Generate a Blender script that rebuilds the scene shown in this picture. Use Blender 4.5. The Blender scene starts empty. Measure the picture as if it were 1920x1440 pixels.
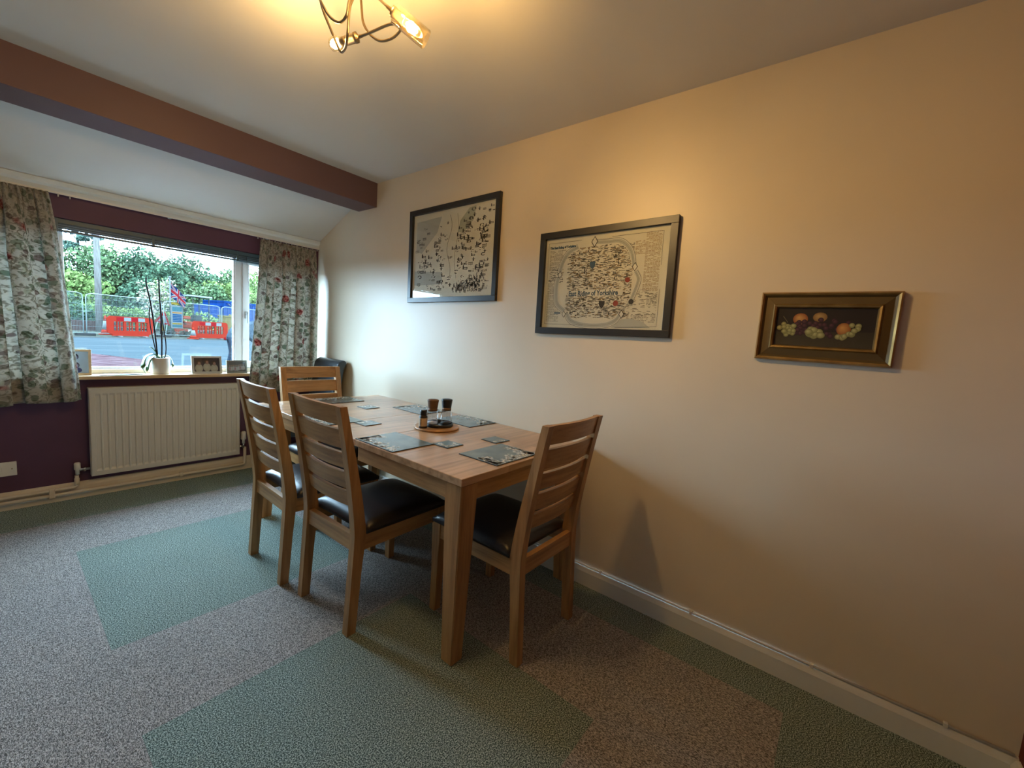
import bpy, bmesh, math, random
from mathutils import Vector, Matrix, Euler
random.seed(7)
C = bpy.context.scene.collection
PI = math.pi
sc = bpy.context.scene

# ------------------------------------------------------------------ camera
cam_d = bpy.data.cameras.new('camera'); cam = bpy.data.objects.new('camera', cam_d); C.objects.link(cam)
sc.camera = cam
def cam_basis(a, b, c):
    ca, sa, cb, sb = math.cos(a), math.sin(a), math.cos(b), math.sin(b)
    fwd = Vector((sa*cb, ca*cb, sb)); right = Vector((ca, -sa, 0)); down = fwd.cross(right)
    r2 = right*math.cos(c) + down*math.sin(c); d2 = -right*math.sin(c) + down*math.cos(c)
    return r2, d2, fwd
r_, d_, f_ = cam_basis(0.902131, -0.107634, -0.071839)
u_ = -d_; bk = -f_
cam.matrix_world = Matrix(((r_.x, u_.x, bk.x, -1.953), (r_.y, u_.y, bk.y, 0.0), (r_.z, u_.z, bk.z, 1.28), (0, 0, 0, 1)))
cam_d.sensor_fit = 'HORIZONTAL'; cam_d.sensor_width = 36.0; cam_d.lens = 781.334/1920*36
cam_d.clip_start = 0.02; cam_d.clip_end = 500

# ------------------------------------------------------------------ world (bright overcast sky)
w = bpy.data.worlds.new('sky'); sc.world = w; w.use_nodes = True
nt = w.node_tree; nt.nodes.clear()
wo = nt.nodes.new('ShaderNodeOutputWorld'); bg = nt.nodes.new('ShaderNodeBackground')
tc = nt.nodes.new('ShaderNodeTexCoord'); nz = nt.nodes.new('ShaderNodeTexNoise'); nz.inputs['Scale'].default_value = 2.2
nz.inputs['Detail'].default_value = 5
cr = nt.nodes.new('ShaderNodeValToRGB')
cr.color_ramp.elements[0].position = .35; cr.color_ramp.elements[0].color = (.42, .70, 1, 1)
cr.color_ramp.elements[1].position = .62; cr.color_ramp.elements[1].color = (.62, .84, 1, 1)
nt.links.new(tc.outputs['Generated'], nz.inputs['Vector']); nt.links.new(nz.outputs['Fac'], cr.inputs['Fac'])
nt.links.new(cr.outputs['Color'], bg.inputs['Color']); nt.links.new(bg.outputs['Background'], wo.inputs['Surface'])
bg.inputs['Strength'].default_value = 14.0
# daylight portals over the window panes (sampling aid for the sky light)
por = bpy.data.lights.new('window_portal', 'AREA'); por.shape = 'RECTANGLE'; por.size = 2.3; por.size_y = .95
try: por.cycles.is_portal = True
except Exception: pass
po = bpy.data.objects.new('window_portal', por); C.objects.link(po)
po.location = (-1.14, 4.09, 1.33); po.rotation_euler = (-PI/2, 0, 0)
BULB_W = 15.5
sc.view_settings.view_transform = 'Standard'; sc.view_settings.look = 'None'
sc.view_settings.gamma = 1; sc.view_settings.use_curve_mapping = False
sc.view_settings.exposure = 1.68

# ------------------------------------------------------------------ materials
def mat(name, col, rough=.6, metal=0., spec=None, build=None, **kw):
    m = bpy.data.materials.new(name); m.use_nodes = True
    n = m.node_tree.nodes; b = n['Principled BSDF']
    b.inputs['Base Color'].default_value = (*col, 1); b.inputs['Roughness'].default_value = rough
    b.inputs['Metallic'].default_value = metal
    if spec is not None: b.inputs['Specular IOR Level'].default_value = spec
    for k, v in kw.items(): b.inputs[k.replace('_', ' ')].default_value = v
    if build: build(m.node_tree, b)
    return m
def N(t, typ, **kw):
    n = t.nodes.new(typ)
    for k, v in kw.items():
        if k in n.inputs: n.inputs[k].default_value = v
        else: setattr(n, k, v)
    return n
def noise(t, scale, detail=3, vec=None, sc3=(1, 1, 1), coord='Object', rough=.5):
    tc = t.nodes.new('ShaderNodeTexCoord'); mp = t.nodes.new('ShaderNodeMapping'); mp.inputs['Scale'].default_value = sc3
    nz = t.nodes.new('ShaderNodeTexNoise'); nz.inputs['Scale'].default_value = scale; nz.inputs['Detail'].default_value = detail
    nz.inputs['Roughness'].default_value = rough
    t.links.new(tc.outputs[coord], mp.inputs['Vector']); t.links.new(mp.outputs['Vector'], nz.inputs['Vector'])
    return nz
def ramp(t, src, stops):
    r = t.nodes.new('ShaderNodeValToRGB'); e = r.color_ramp.elements
    while len(e) < len(stops): e.new(.5)
    for i, (p, c) in enumerate(stops): e[i].position = p; e[i].color = (*c, 1)
    t.links.new(src, r.inputs['Fac']); return r
def bump(t, b, src, strength=.2, dist=.002):
    bp = t.nodes.new('ShaderNodeBump'); bp.inputs['Strength'].default_value = strength; bp.inputs['Distance'].default_value = dist
    t.links.new(src, bp.inputs['Height']); t.links.new(bp.outputs['Normal'], b.inputs['Normal'])
def speckle(stops, scale, detail=2, bs=.3, bd=.002, sc3=(1, 1, 1), rough=.5):
    def f(t, b):
        nz = noise(t, scale, detail, sc3=sc3, rough=rough); r = ramp(t, nz.outputs['Fac'], stops)
        t.links.new(r.outputs['Color'], b.inputs['Base Color'])
        if bs: bump(t, b, nz.outputs['Fac'], bs, bd)
    return f
def wood(name, c1, c2, c3, axis, rough=.42, scale=9):
    s = [1., 1., 1.]; s['xyz'.index(axis)] = .07
    def f(t, b):
        nz = noise(t, scale*4, 5, sc3=s, rough=.6); r = ramp(t, nz.outputs['Fac'], [(.3, c1), (.5, c2), (.72, c3)])
        n2 = noise(t, 3, 2, sc3=(1, 1, 1)); mx = t.nodes.new('ShaderNodeMixRGB'); mx.blend_type = 'MULTIPLY'; mx.inputs['Fac'].default_value = .35
        r2 = ramp(t, n2.outputs['Fac'], [(.35, (.72, .68, .62)), (.65, (1.1, 1.08, 1.05))])
        t.links.new(r.outputs['Color'], mx.inputs[1]); t.links.new(r2.outputs['Color'], mx.inputs[2])
        t.links.new(mx.outputs['Color'], b.inputs['Base Color']); bump(t, b, nz.outputs['Fac'], .12, .001)
    return mat(name, c2, rough, build=f)
O1, O2, O3 = (.28, .142, .050), (.47, .255, .098), (.60, .35, .15)
oak = {a: wood('oak_' + a, O1, O2, O3, a) for a in 'xyz'}
def stave_build(t, b):   # table top: staves running across the table, glued edge to edge
    tc = t.nodes.new('ShaderNodeTexCoord'); mp = t.nodes.new('ShaderNodeMapping'); mp.inputs['Scale'].default_value = (1, 1, 1)
    br = t.nodes.new('ShaderNodeTexBrick'); br.inputs['Scale'].default_value = 1; br.inputs['Mortar Size'].default_value = 0
    br.inputs['Brick Width'].default_value = .34; br.inputs['Row Height'].default_value = .062
    br.inputs['Color1'].default_value = (.80, .78, .74, 1); br.inputs['Color2'].default_value = (1.06, 1.05, 1.04, 1)
    t.links.new(tc.outputs['Object'], mp.inputs['Vector']); t.links.new(mp.outputs['Vector'], br.inputs['Vector'])
    nz = noise(t, 36, 5, sc3=(.07, 1, 1), rough=.6); r = ramp(t, nz.outputs['Fac'], [(.3, (.38, .23, .125)), (.5, (.56, .355, .205)), (.72, (.66, .44, .275))])
    mx = t.nodes.new('ShaderNodeMixRGB'); mx.blend_type = 'MULTIPLY'; mx.inputs['Fac'].default_value = 1
    t.links.new(r.outputs['Color'], mx.inputs[1]); t.links.new(br.outputs['Color'], mx.inputs[2])
    t.links.new(mx.outputs['Color'], b.inputs['Base Color'])
oak_top = mat('oak_top', O2, .30, build=stave_build)
pine = {a: wood('pine_' + a, (.50, .33, .17), (.60, .42, .24), (.68, .50, .30), a, .5) for a in 'xyz'}
leather = mat('black_leather', (.018, .015, .018), .36, build=speckle([(.3, (.012, .010, .012)), (.7, (.026, .022, .026))], 260, 3, .25, .0008))
leather_blue = mat('dark_blue_leather', (.02, .025, .032), .33, build=speckle([(.3, (.014, .018, .024)), (.7, (.03, .036, .045))], 220, 3, .25, .0008))
dark_wood = mat('dark_wood', (.06, .028, .018), .4)

wall_cream = mat('cream_wall_paint', (.74, .645, .50), .42, build=speckle([(.3, (.725, .632, .488)), (.7, (.755, .658, .512))], 2.5, 3, .05, .002))
maroon = mat('maroon_wall_paint', (.095, .038, .080), .55, build=speckle([(.3, (.090, .036, .076)), (.7, (.102, .040, .085))], 5, 3, .03, .002))
maroon_beam = mat('maroon_beam_paint', (.155, .092, .102), .5)
red_back = mat('maroon_rear_paint', (.16, .022, .016), .6)
ceil_m = mat('white_ceiling_paint', (.76, .755, .73), .8, build=speckle([(.3, (.745, .74, .715)), (.7, (.77, .765, .74))], 3, 3, .04, .002))
white_gloss = mat('white_gloss_paint', (.75, .75, .72), .35)
cream_gloss = mat('cream_gloss_paint', (.72, .64, .53), .35)
upvc = mat('white_window_plastic', (.78, .80, .82), .3)
rad_m = mat('cream_radiator_enamel', (.62, .60, .55), .4)
chrome = mat('chrome', (.75, .76, .78), .15, 1.)
brushed = mat('brushed_bronze_metal', (.36, .28, .19), .32, 1.)
white_plastic = mat('white_plastic', (.75, .74, .70), .4)
black_plastic = mat('black_plastic', (.012, .012, .014), .35)
blind_m = mat('teal_grey_blind', (.05, .105, .14), .4)
blind_l = mat('pale_blue_grey_blind', (.26, .38, .48), .4)
coving_m = mat('cool_white_coving_paint', (.68, .73, .75), .6)
black_frame = mat('black_frame_lacquer', (.022, .021, .020), .38)
paper = mat('cream_map_paper', (.74, .70, .60), .8)
white_paper = mat('white_mount_paper', (.76, .73, .66), .8)
ink = mat('dark_ink', (.06, .055, .055), .8)
ink_l = mat('pale_ink', (.26, .24, .20), .8)
ink_tan = mat('tan_ink', (.36, .24, .12), .8)
ink_blue = mat('blue_ink', (.07, .13, .20), .8)
ink_red = mat('red_ink', (.36, .07, .05), .8)
ink_green = mat('grey_green_ink', (.46, .47, .38), .8)
grey_map = mat('grey_map_shade', (.50, .50, .46), .8)
mat_slate = mat('grey_green_slate_print', (.15, .18, .175), .25, build=speckle([(.3, (.085, .115, .115)), (.6, (.155, .195, .19)), (.75, (.20, .245, .235))], 9, 4, 0))
blossom = mat('cream_blossom_print', (.86, .84, .76), .3)
mat_edge = mat('black_mat_edge', (.015, .017, .018), .4)
ceramic = mat('white_ceramic', (.66, .62, .58), .35)
soil = mat('orchid_bark', (.10, .055, .03), .9, build=speckle([(.3, (.03, .02, .012)), (.7, (.18, .11, .07))], 90, 3, .5, .004))
leaf_g = mat('orchid_leaf_green', (.05, .13, .035), .35)
stem_m = mat('dark_orchid_stem', (.022, .014, .018), .7, spec=.1)
cork = mat('brown_grinder_fill', (.16, .085, .04), .6)
steel_frame = mat('brushed_steel_frame', (.48, .50, .51), .4, .1)
pewter = mat('pewter_frame', (.20, .20, .175), .4, .6)
label_paper = mat('tan_jar_label', (.50, .40, .28), .6)
spice = mat('dark_brown_spice', (.03, .018, .012), .5)
salt = mat('white_salt', (.75, .73, .78), .6)
gold = mat('antique_gold_frame', (.40, .25, .08), .38, .75, build=speckle([(.3, (.26, .15, .045)), (.55, (.42, .27, .09)), (.75, (.52, .36, .14))], 14, 4, .1, .002))
gold_dark = mat('dark_olive_frame_groove', (.13, .085, .03), .5, .4)

def glass_mix(name, tint=(1, 1, 1), rough=.02, fac=None, ior=1.45, pwr=5):
    m = bpy.data.materials.new(name); m.use_nodes = True; t = m.node_tree; t.nodes.clear()
    o = t.nodes.new('ShaderNodeOutputMaterial'); mx = t.nodes.new('ShaderNodeMixShader'); tr = t.nodes.new('ShaderNodeBsdfTransparent')
    gl = t.nodes.new('ShaderNodeBsdfGlossy'); gl.inputs['Roughness'].default_value = rough; tr.inputs['Color'].default_value = (*tint, 1)
    lw = t.nodes.new('ShaderNodeLayerWeight'); lw.inputs['Blend'].default_value = .5
    pw = t.nodes.new('ShaderNodeMath'); pw.operation = 'POWER'; pw.inputs[1].default_value = pwr
    ma = t.nodes.new('ShaderNodeMath'); ma.operation = 'MULTIPLY_ADD'; f0 = ((ior-1)/(ior+1))**2; ma.inputs[1].default_value = 1-f0; ma.inputs[2].default_value = f0
    t.links.new(lw.outputs['Facing'], pw.inputs[0]); t.links.new(pw.outputs[0], ma.inputs[0])
    if fac is None: t.links.new(ma.outputs[0], mx.inputs['Fac'])
    else: mx.inputs['Fac'].default_value = fac
    t.links.new(tr.outputs[0], mx.inputs[1]); t.links.new(gl.outputs[0], mx.inputs[2]); t.links.new(mx.outputs[0], o.inputs['Surface'])
    return m
pane_glass = glass_mix('window_glass', (.97, .99, .99))
pic_glass = glass_mix('picture_glass', (.97, .98, .97))
jar_glass = glass_mix('clear_jar_glass', (.86, .89, .91), .05, ior=1.8, pwr=2.2)
tube_glass = glass_mix('clear_shade_glass', (1.0, .93, .78), .06, ior=1.8, pwr=2.4)
def emit(name, col, s):
    m = bpy.data.materials.new(name); m.use_nodes = True; t = m.node_tree; t.nodes.clear()
    o = t.nodes.new('ShaderNodeOutputMaterial'); e = t.nodes.new('ShaderNodeEmission')
    e.inputs['Color'].default_value = (*col, 1); e.inputs['Strength'].default_value = s
    t.links.new(e.outputs[0], o.inputs['Surface']); return m
bulb_m = emit('glowing_bulb', (1, .80, .42), 12)

# carpet
def carpet(dark, mid, light, scale, zig):
    def f(t, b):
        if zig:
            nz = noise(t, scale, 1, sc3=(1.0, .45, 1)); nz.inputs['Distortion'].default_value = 1.2
        else: nz = noise(t, scale, 2, rough=.6)
        r = ramp(t, nz.outputs['Fac'], [(.40, dark), (.5, mid), (.61, light)])
        n2 = noise(t, 2.2, 3); mx = t.nodes.new('ShaderNodeMixRGB'); mx.blend_type = 'MULTIPLY'; mx.inputs['Fac'].default_value = .4
        r2 = ramp(t, n2.outputs['Fac'], [(.35, (.85, .85, .85)), (.65, (1.05, 1.05, 1.05))])
        t.links.new(r.outputs['Color'], mx.inputs[1]); t.links.new(r2.outputs['Color'], mx.inputs[2])
        t.links.new(mx.outputs['Color'], b.inputs['Base Color']); bump(t, b, nz.outputs['Fac'], .9, .004)
    return f
carpet_grey = mat('taupe_grey_carpet', (.2, .18, .16), .95, spec=.1, build=carpet((.12, .117, .115), (.34, .33, .325), (.64, .62, .61), 340, True))
carpet_green = mat('teal_green_carpet', (.1, .16, .14), .95, spec=.1, build=carpet((.045, .075, .068), (.19, .255, .235), (.56, .68, .64), 250, False))

# curtain fabric : cream ground, grey-green leaves, dusty red flowers ; lets light through
def curtain_mat():
    m = bpy.data.materials.new('floral_curtain_fabric'); m.use_nodes = True; t = m.node_tree
    b = t.nodes['Principled BSDF']; o = t.nodes['Material Output']; b.inputs['Roughness'].default_value = .9; b.inputs['Specular IOR Level'].default_value = .1
    tc = t.nodes.new('ShaderNodeTexCoord'); mp = t.nodes.new('ShaderNodeMapping'); mp.inputs['Scale'].default_value = (1, 1, 1)
    t.links.new(tc.outputs['UV'], mp.inputs['Vector'])
    dn = t.nodes.new('ShaderNodeTexNoise'); dn.inputs['Scale'].default_value = 14; dn.inputs['Detail'].default_value = 2
    t.links.new(mp.outputs['Vector'], dn.inputs['Vector'])
    ad = t.nodes.new('ShaderNodeVectorMath'); ad.operation = 'MULTIPLY_ADD'; ad.inputs[1].default_value = (.06, .06, 0)
    t.links.new(dn.outputs['Color'], ad.inputs[0]); t.links.new(mp.outputs['Vector'], ad.inputs[2])
    def vor(s, feature='DISTANCE_TO_EDGE'):
        v = t.nodes.new('ShaderNodeTexVoronoi'); v.inputs['Scale'].default_value = s; v.feature = feature
        t.links.new(ad.outputs[0], v.inputs['Vector']); return v
    v1 = vor(24, 'F1'); leaf = ramp(t, v1.outputs['Distance'], [(.40, (1, 1, 1)), (.46, (0, 0, 0))])
    vc = t.nodes.new('ShaderNodeSeparateColor'); t.links.new(v1.outputs['Color'], vc.inputs[0])
    lc = ramp(t, vc.outputs[0], [(.0, (.20, .24, .19)), (.35, (.33, .36, .30)), (.55, (.52, .50, .42)), (.8, (.25, .22, .21)), (1, (.40, .34, .30))])
    v2 = vor(6.5, 'F1'); fl = ramp(t, v2.outputs['Distance'], [(.17, (1, 1, 1)), (.24, (0, 0, 0))])
    n3 = t.nodes.new('ShaderNodeTexNoise'); n3.inputs['Scale'].default_value = 60; t.links.new(mp.outputs['Vector'], n3.inputs['Vector'])
    fc = ramp(t, n3.outputs['Fac'], [(.4, (.24, .055, .06)), (.6, (.50, .26, .24))])
    v3 = t.nodes.new('ShaderNodeTexNoise'); v3.inputs['Scale'].default_value = 38; v3.inputs['Detail'].default_value = 4; v3.inputs['Distortion'].default_value = 1.5
    t.links.new(mp.outputs['Vector'], v3.inputs['Vector']); ln = ramp(t, v3.outputs['Fac'], [(.40, (.42, .42, .38)), (.52, (1, 1, 1))])
    def mix(fac, a, bb, mode='MIX', f=None):
        x = t.nodes.new('ShaderNodeMixRGB'); x.blend_type = mode
        if fac is not None: t.links.new(fac, x.inputs[0])
        else: x.inputs[0].default_value = f
        for i, q in ((1, a), (2, bb)):
            if isinstance(q, tuple): x.inputs[i].default_value = (*q, 1)
            else: t.links.new(q, x.inputs[i])
        return x.outputs[0]
    base = mix(leaf.outputs[0], (.52, .50, .45), lc.outputs[0])
    base = mix(fl.outputs[0], base, fc.outputs[0])
    base = mix(None, base, ln.outputs[0], 'MULTIPLY', .75)
    t.links.new(base, b.inputs['Base Color'])
    tl = t.nodes.new('ShaderNodeBsdfTranslucent'); t.links.new(base, tl.inputs['Color'])
    ms = t.nodes.new('ShaderNodeMixShader'); ms.inputs[0].default_value = .34
    t.links.new(b.outputs[0], ms.inputs[1]); t.links.new(tl.outputs[0], ms.inputs[2]); t.links.new(ms.outputs[0], o.inputs['Surface'])
    return m
curtain_fab = curtain_mat()
def attr_mat(name, rough=.5):
    m = bpy.data.materials.new(name); m.use_nodes = True; t = m.node_tree; b = t.nodes['Principled BSDF']
    a = t.nodes.new('ShaderNodeVertexColor'); a.layer_name = 'Col'; b.inputs['Roughness'].default_value = rough
    t.links.new(a.outputs[0], b.inputs['Base Color']); return m
printed = attr_mat('printed_picture')

# outdoors
asphalt = mat('grey_asphalt', (.075, .095, .11), 1, spec=.0, build=speckle([(.3, (.058, .078, .090)), (.5, (.072, .094, .106)), (.7, (.092, .114, .125))], .9, 6, .1, .01, sc3=(.3, 2, 1)))
pavers_m = mat('pink_block_paving', (.17, .11, .105), 1, spec=.0, build=speckle([(.38, (.07, .038, .044)), (.5, (.13, .078, .086)), (.62, (.17, .115, .125))], 5, 3, 0, sc3=(.6, 2, 1)))
kerb_m = mat('concrete_kerb', (.12, .125, .12), .9)
verge_m = mat('dusty_verge', (.085, .09, .075), .95, build=speckle([(.35, (.05, .06, .04)), (.55, (.095, .10, .085)), (.7, (.14, .14, .12))], 3, 4, 0))
grass_m = mat('grass', (.05, .085, .03), .9)
def foliage(name, a, b_, c): return mat(name, b_, .85, spec=.1, build=speckle([(.35, a), (.5, b_), (.66, c)], 1.6, 3, 0))
fol_mid = foliage('mid_green_leaves', (.030, .052, .026), (.052, .084, .040), (.080, .115, .055))
fol_dark = foliage('dark_green_leaves', (.020, .040, .026), (.036, .062, .038), (.056, .085, .05))
fol_yel = foliage('yellow_green_leaves', (.05, .08, .025), (.085, .125, .04), (.12, .16, .055))
fol_hedge = foliage('hedge_leaves', (.035, .06, .022), (.065, .10, .035), (.10, .14, .05))
fol_pale = foliage('pale_blossom', (.10, .11, .08), (.17, .16, .125), (.24, .22, .17))
fol_conifer = foliage('conifer_needles', (.02, .038, .03), (.03, .052, .04), (.045, .07, .052))
bark = mat('bark', (.06, .05, .04), .9)
pole_m = mat('weathered_pole_wood', (.115, .105, .095), .9, build=speckle([(.35, (.16, .15, .14)), (.6, (.26, .25, .235))], 20, 3, 0, sc3=(1, 1, .1)))
galv = mat('galvanised_steel', (.30, .37, .37), .5)
barrier_m = mat('orange_red_barrier_plastic', (.32, .030, .018), .5)
barrier_r = mat('red_reflective_strip', (.26, .012, .016), .4)
barrier_w = mat('white_reflective_strip', (.20, .22, .22), .4)
cone_o = mat('cone_orange_plastic', (.33, .035, .02), .5)
rubber = mat('grey_rubber_foot', (.05, .055, .055), .8)
blue_steel = mat('blue_container_steel', (.008, .045, .19), .5)
yellow_p = mat('yellow_plastic_panel', (.20, .155, .045), .5)
brick_m = mat('brick_red', (.10, .062, .055), .9)
sign_w = mat('white_sign_sheet', (.16, .18, .18), .5)
sign_b = mat('blue_sign_print', (.012, .055, .13), .5)
sign_t = mat('teal_sign_print', (.05, .12, .14), .5)
sign_o = mat('orange_sign_print', (.26, .13, .05), .5)
sign_y = mat('yellow_sign_panel', (.22, .15, .03), .5)
digger_o = mat('orange_digger_paint', (.30, .045, .018), .4)
flag_r = mat('flag_red', (.24, .02, .025), .8); flag_w = mat('flag_white', (.20, .20, .21), .8); flag_b = mat('flag_navy', (.012, .022, .07), .8)
house_w = mat('pale_house_render', (.14, .15, .14), .9); roof_m = mat('grey_roof_tiles', (.08, .085, .09), .9)
skin_m = mat('skin', (.14, .075, .055), .6); jacket_m = mat('grey_blue_jacket', (.055, .08, .105), .8); jeans_m = mat('slate_trousers', (.035, .05, .075), .85)

OUT_K = .20          # exterior exposure put into colour: outdoor colours scaled down under the strong sky
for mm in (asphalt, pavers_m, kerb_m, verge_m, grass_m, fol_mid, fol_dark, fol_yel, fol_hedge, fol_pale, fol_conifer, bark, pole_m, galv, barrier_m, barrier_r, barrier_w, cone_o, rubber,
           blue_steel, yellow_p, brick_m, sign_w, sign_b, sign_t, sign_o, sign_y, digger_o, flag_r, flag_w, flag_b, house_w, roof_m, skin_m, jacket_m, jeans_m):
    K_ = OUT_K*(3.2 if mm.name.endswith(('leaves', 'blossom', 'needles')) else 1)  # leaf colours kept lighter to offset their self-shadowing
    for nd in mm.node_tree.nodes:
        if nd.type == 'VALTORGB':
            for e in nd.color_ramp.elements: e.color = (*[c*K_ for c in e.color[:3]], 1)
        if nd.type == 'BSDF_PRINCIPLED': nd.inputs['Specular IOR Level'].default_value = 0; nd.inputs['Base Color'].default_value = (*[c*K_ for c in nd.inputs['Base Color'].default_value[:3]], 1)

# ------------------------------------------------------------------ geometry helpers
class MB:
    def __init__(s): s.bm = bmesh.new(); s.mats = []
    def mi(s, m):
        if m is None: return 0
        if m not in s.mats: s.mats.append(m)
        return s.mats.index(m)
    def face(s, vs, m=None, smooth=False):
        f = s.bm.faces.new(vs); f.material_index = s.mi(m); f.smooth = smooth; return f
    def box(s, x0, x1, y0, y1, z0, z1, m=None, bev=0., mx=None):
        b = bmesh.new(); bmesh.ops.create_cube(b, size=1)
        for v in b.verts: v.co = Vector(((x0+x1)/2 + v.co.x*(x1-x0), (y0+y1)/2 + v.co.y*(y1-y0), (z0+z1)/2 + v.co.z*(z1-z0)))
        if bev: bmesh.ops.bevel(b, geom=b.edges[:], offset=bev, segments=2, affect='EDGES', profile=.5)
        s.merge(b, m, mx); return s
    def merge(s, b, m=None, mx=None, smooth=False):
        i = s.mi(m); vm = {}
        for v in b.verts: vm[v] = s.bm.verts.new(mx @ v.co if mx else v.co)
        for f in b.faces:
            try: nf = s.bm.faces.new([vm[v] for v in f.verts]); nf.material_index = i; nf.smooth = smooth or f.smooth
            except ValueError: pass
        b.free()
    def tube(s, pts, r, n=8, m=None, cap=True):
        pts = [Vector(p) for p in pts]; rs = r if isinstance(r, (list, tuple)) else [r]*len(pts); rings = []
        up = None
        for i, p in enumerate(pts):
            d = (pts[min(i+1, len(pts)-1)] - pts[max(i-1, 0)]).normalized()
            if up is None:
                up = Vector((0, 0, 1)) if abs(d.z) < .9 else Vector((1, 0, 0))
            a = d.cross(up).normalized(); up = a.cross(d).normalized()
            rings.append([s.bm.verts.new(p + a*math.cos(t)*rs[i] + up*math.sin(t)*rs[i]) for t in [2*PI*k/n for k in range(n)]])
        for A, B in zip(rings, rings[1:]):
            for k in range(n): s.face([A[k], A[(k+1) % n], B[(k+1) % n], B[k]], m, True)
        if cap: s.face(rings[0][::-1], m); s.face(rings[-1], m)
        return s
    def lathe(s, prof, n=24, m=None, mx=None, closed=True):
        rings = []
        for r, z in prof:
            rings.append([s.bm.verts.new((mx or Matrix()) @ Vector((r*math.cos(2*PI*k/n), r*math.sin(2*PI*k/n), z))) for k in range(n)])
        for A, B in zip(rings, rings[1:]):
            for k in range(n): s.face([A[k], A[(k+1) % n], B[(k+1) % n], B[k]], m, True)
        if closed: s.face(rings[0][::-1], m); s.face(rings[-1], m)
        return s
    def prism(s, poly, lo, hi, axis='y', m=None, mx=None):
        # poly : 2D points in the plane normal to axis
        def P(a, b, t):
            v = {'x': (t, a, b), 'y': (a, t, b), 'z': (a, b, t)}[axis]; v = Vector(v); return mx @ v if mx else v
        A = [s.bm.verts.new(P(a, b, lo)) for a, b in poly]; B = [s.bm.verts.new(P(a, b, hi)) for a, b in poly]
        n = len(poly)
        for k in range(n): s.face([A[k], A[(k+1) % n], B[(k+1) % n], B[k]], m)
        s.face(A[::-1], m); s.face(B, m); return s
    def poly(s, pts, m=None):
        s.face([s.bm.verts.new(p) for p in pts], m); return s
    def mesh(s, name, default):
        bmesh.ops.recalc_face_normals(s.bm, faces=s.bm.faces[:])
        me = bpy.data.meshes.new(name); s.bm.to_mesh(me); s.bm.free()
        if s.mats:
            for x in s.mats: me.materials.append(x if x else default)
        else: me.materials.append(default)
        return me
    def build(s, name, m, parent=None, loc=None, rot=None):
        if s.mats:
            s.mats = [m if x is None else x for x in s.mats]
        o = bpy.data.objects.new(name, s.mesh(name, m)); C.objects.link(o)
        if parent: o.parent = parent
        if loc: o.location = loc
        if rot: o.rotation_euler = rot
        return o
def tag(o, label=None, cat=None, group=None, kind=None):
    if label: o['label'] = label
    if cat: o['category'] = cat
    if group: o['group'] = group
    if kind: o['kind'] = kind
    return o
def thing(name, label, cat, loc=(0, 0, 0), rot=(0, 0, 0), group=None):
    o = bpy.data.objects.new(name, None); C.objects.link(o); o.location = loc; o.rotation_euler = rot; o.empty_display_size = .05
    return tag(o, label, cat, group)
KIDS = {}
def copy_tree(o, parent=None):
    c = o.copy(); C.objects.link(c); c.parent = parent
    for ch in list(o.children): copy_tree(ch, c)
    return c
def struct(o): o['kind'] = 'structure'; return o
def bx(x0, x1, y0, y1, z0, z1, bev=0.): return MB().box(x0, x1, y0, y1, z0, z1, bev=bev)
def spline(pts, k=6):
    pts = [Vector(p) for p in pts]; out = []
    for i in range(len(pts)-1):
        a, b, c, d = pts[max(i-1, 0)], pts[i], pts[i+1], pts[min(i+2, len(pts)-1)]
        for j in range(k):
            t = j/k
            out.append(.5*((2*b) + (-a+c)*t + (2*a-5*b+4*c-d)*t*t + (-a+3*b-3*c+d)*t**3))
    out.append(pts[-1]); return out

# ------------------------------------------------------------------ room shell
XL, YB, YW, ZC = -3.5, -.57, 3.95, 2.413
WX0, WX1, WZ0, WZ1 = -2.27, -.03, .825, 1.833      # window opening
YO = 4.16                                            # outer face of the window wall
# floor slab with carpet tiles
fl = struct(bx(XL-.1, .1, YB-.1, YW+.02, -.12, -.008).build('floor', carpet_grey))
tw = .503
def tile_mesh(x0, x1, y0, y1, m):
    g = .0002; b = MB(); b.box(x0+g, x1-g, y0+g, y1-g, -.008, 0); return b.build('carpet_tile', m, fl)
xs = [0.0] + [-.20-tw*k for k in range(7)] + [XL]; ys = [YB] + [.02+tw*k for k in range(8)] + [YW]
for i in range(len(xs)-1):
    for j in range(len(ys)-1):
        green = (i == 0) or (j == 0 and i < 9) or (j == len(ys)-2) or (i in (2, 3) and j in (2, 3, 5, 6)) or (i in (5, 6) and j in (2, 3, 5, 6))
        if j == 0 and i > 1: green = i in (2, 3, 5, 6)
        tile_mesh(xs[i+1], xs[i], ys[j], ys[j+1], carpet_green if green else carpet_grey)
struct(bx(0, .15, YB-.1, YO, -.1, ZC+.1).build('wall_right', wall_cream))
struct(bx(XL-.15, XL, YB-.1, YO, -.1, ZC+.1).build('wall_left', wall_cream))
struct(bx(XL, 0, YB-.15, YB, -.1, ZC+.1).build('wall_rear', red_back))
# window wall round the opening (the reveals belong to it)
m = MB()
m.box(XL, WX0, YW, YO, -.1, 2.35); m.box(WX1, 0, YW, YO, -.1, 2.35); m.box(WX0, WX1, YW, YO, -.1, WZ0); m.box(WX0, WX1, YW, YO, WZ1, 2.35)
struct(m.build('wall_window', maroon))
m = MB(); m.box(WX1-.004, WX1, YW+.002, YO, WZ0, WZ1); m.box(WX0, WX0+.004, YW+.002, YO, WZ0, WZ1)
struct(m.build('trim_1', white_gloss))               # white painted reveal sides
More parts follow.
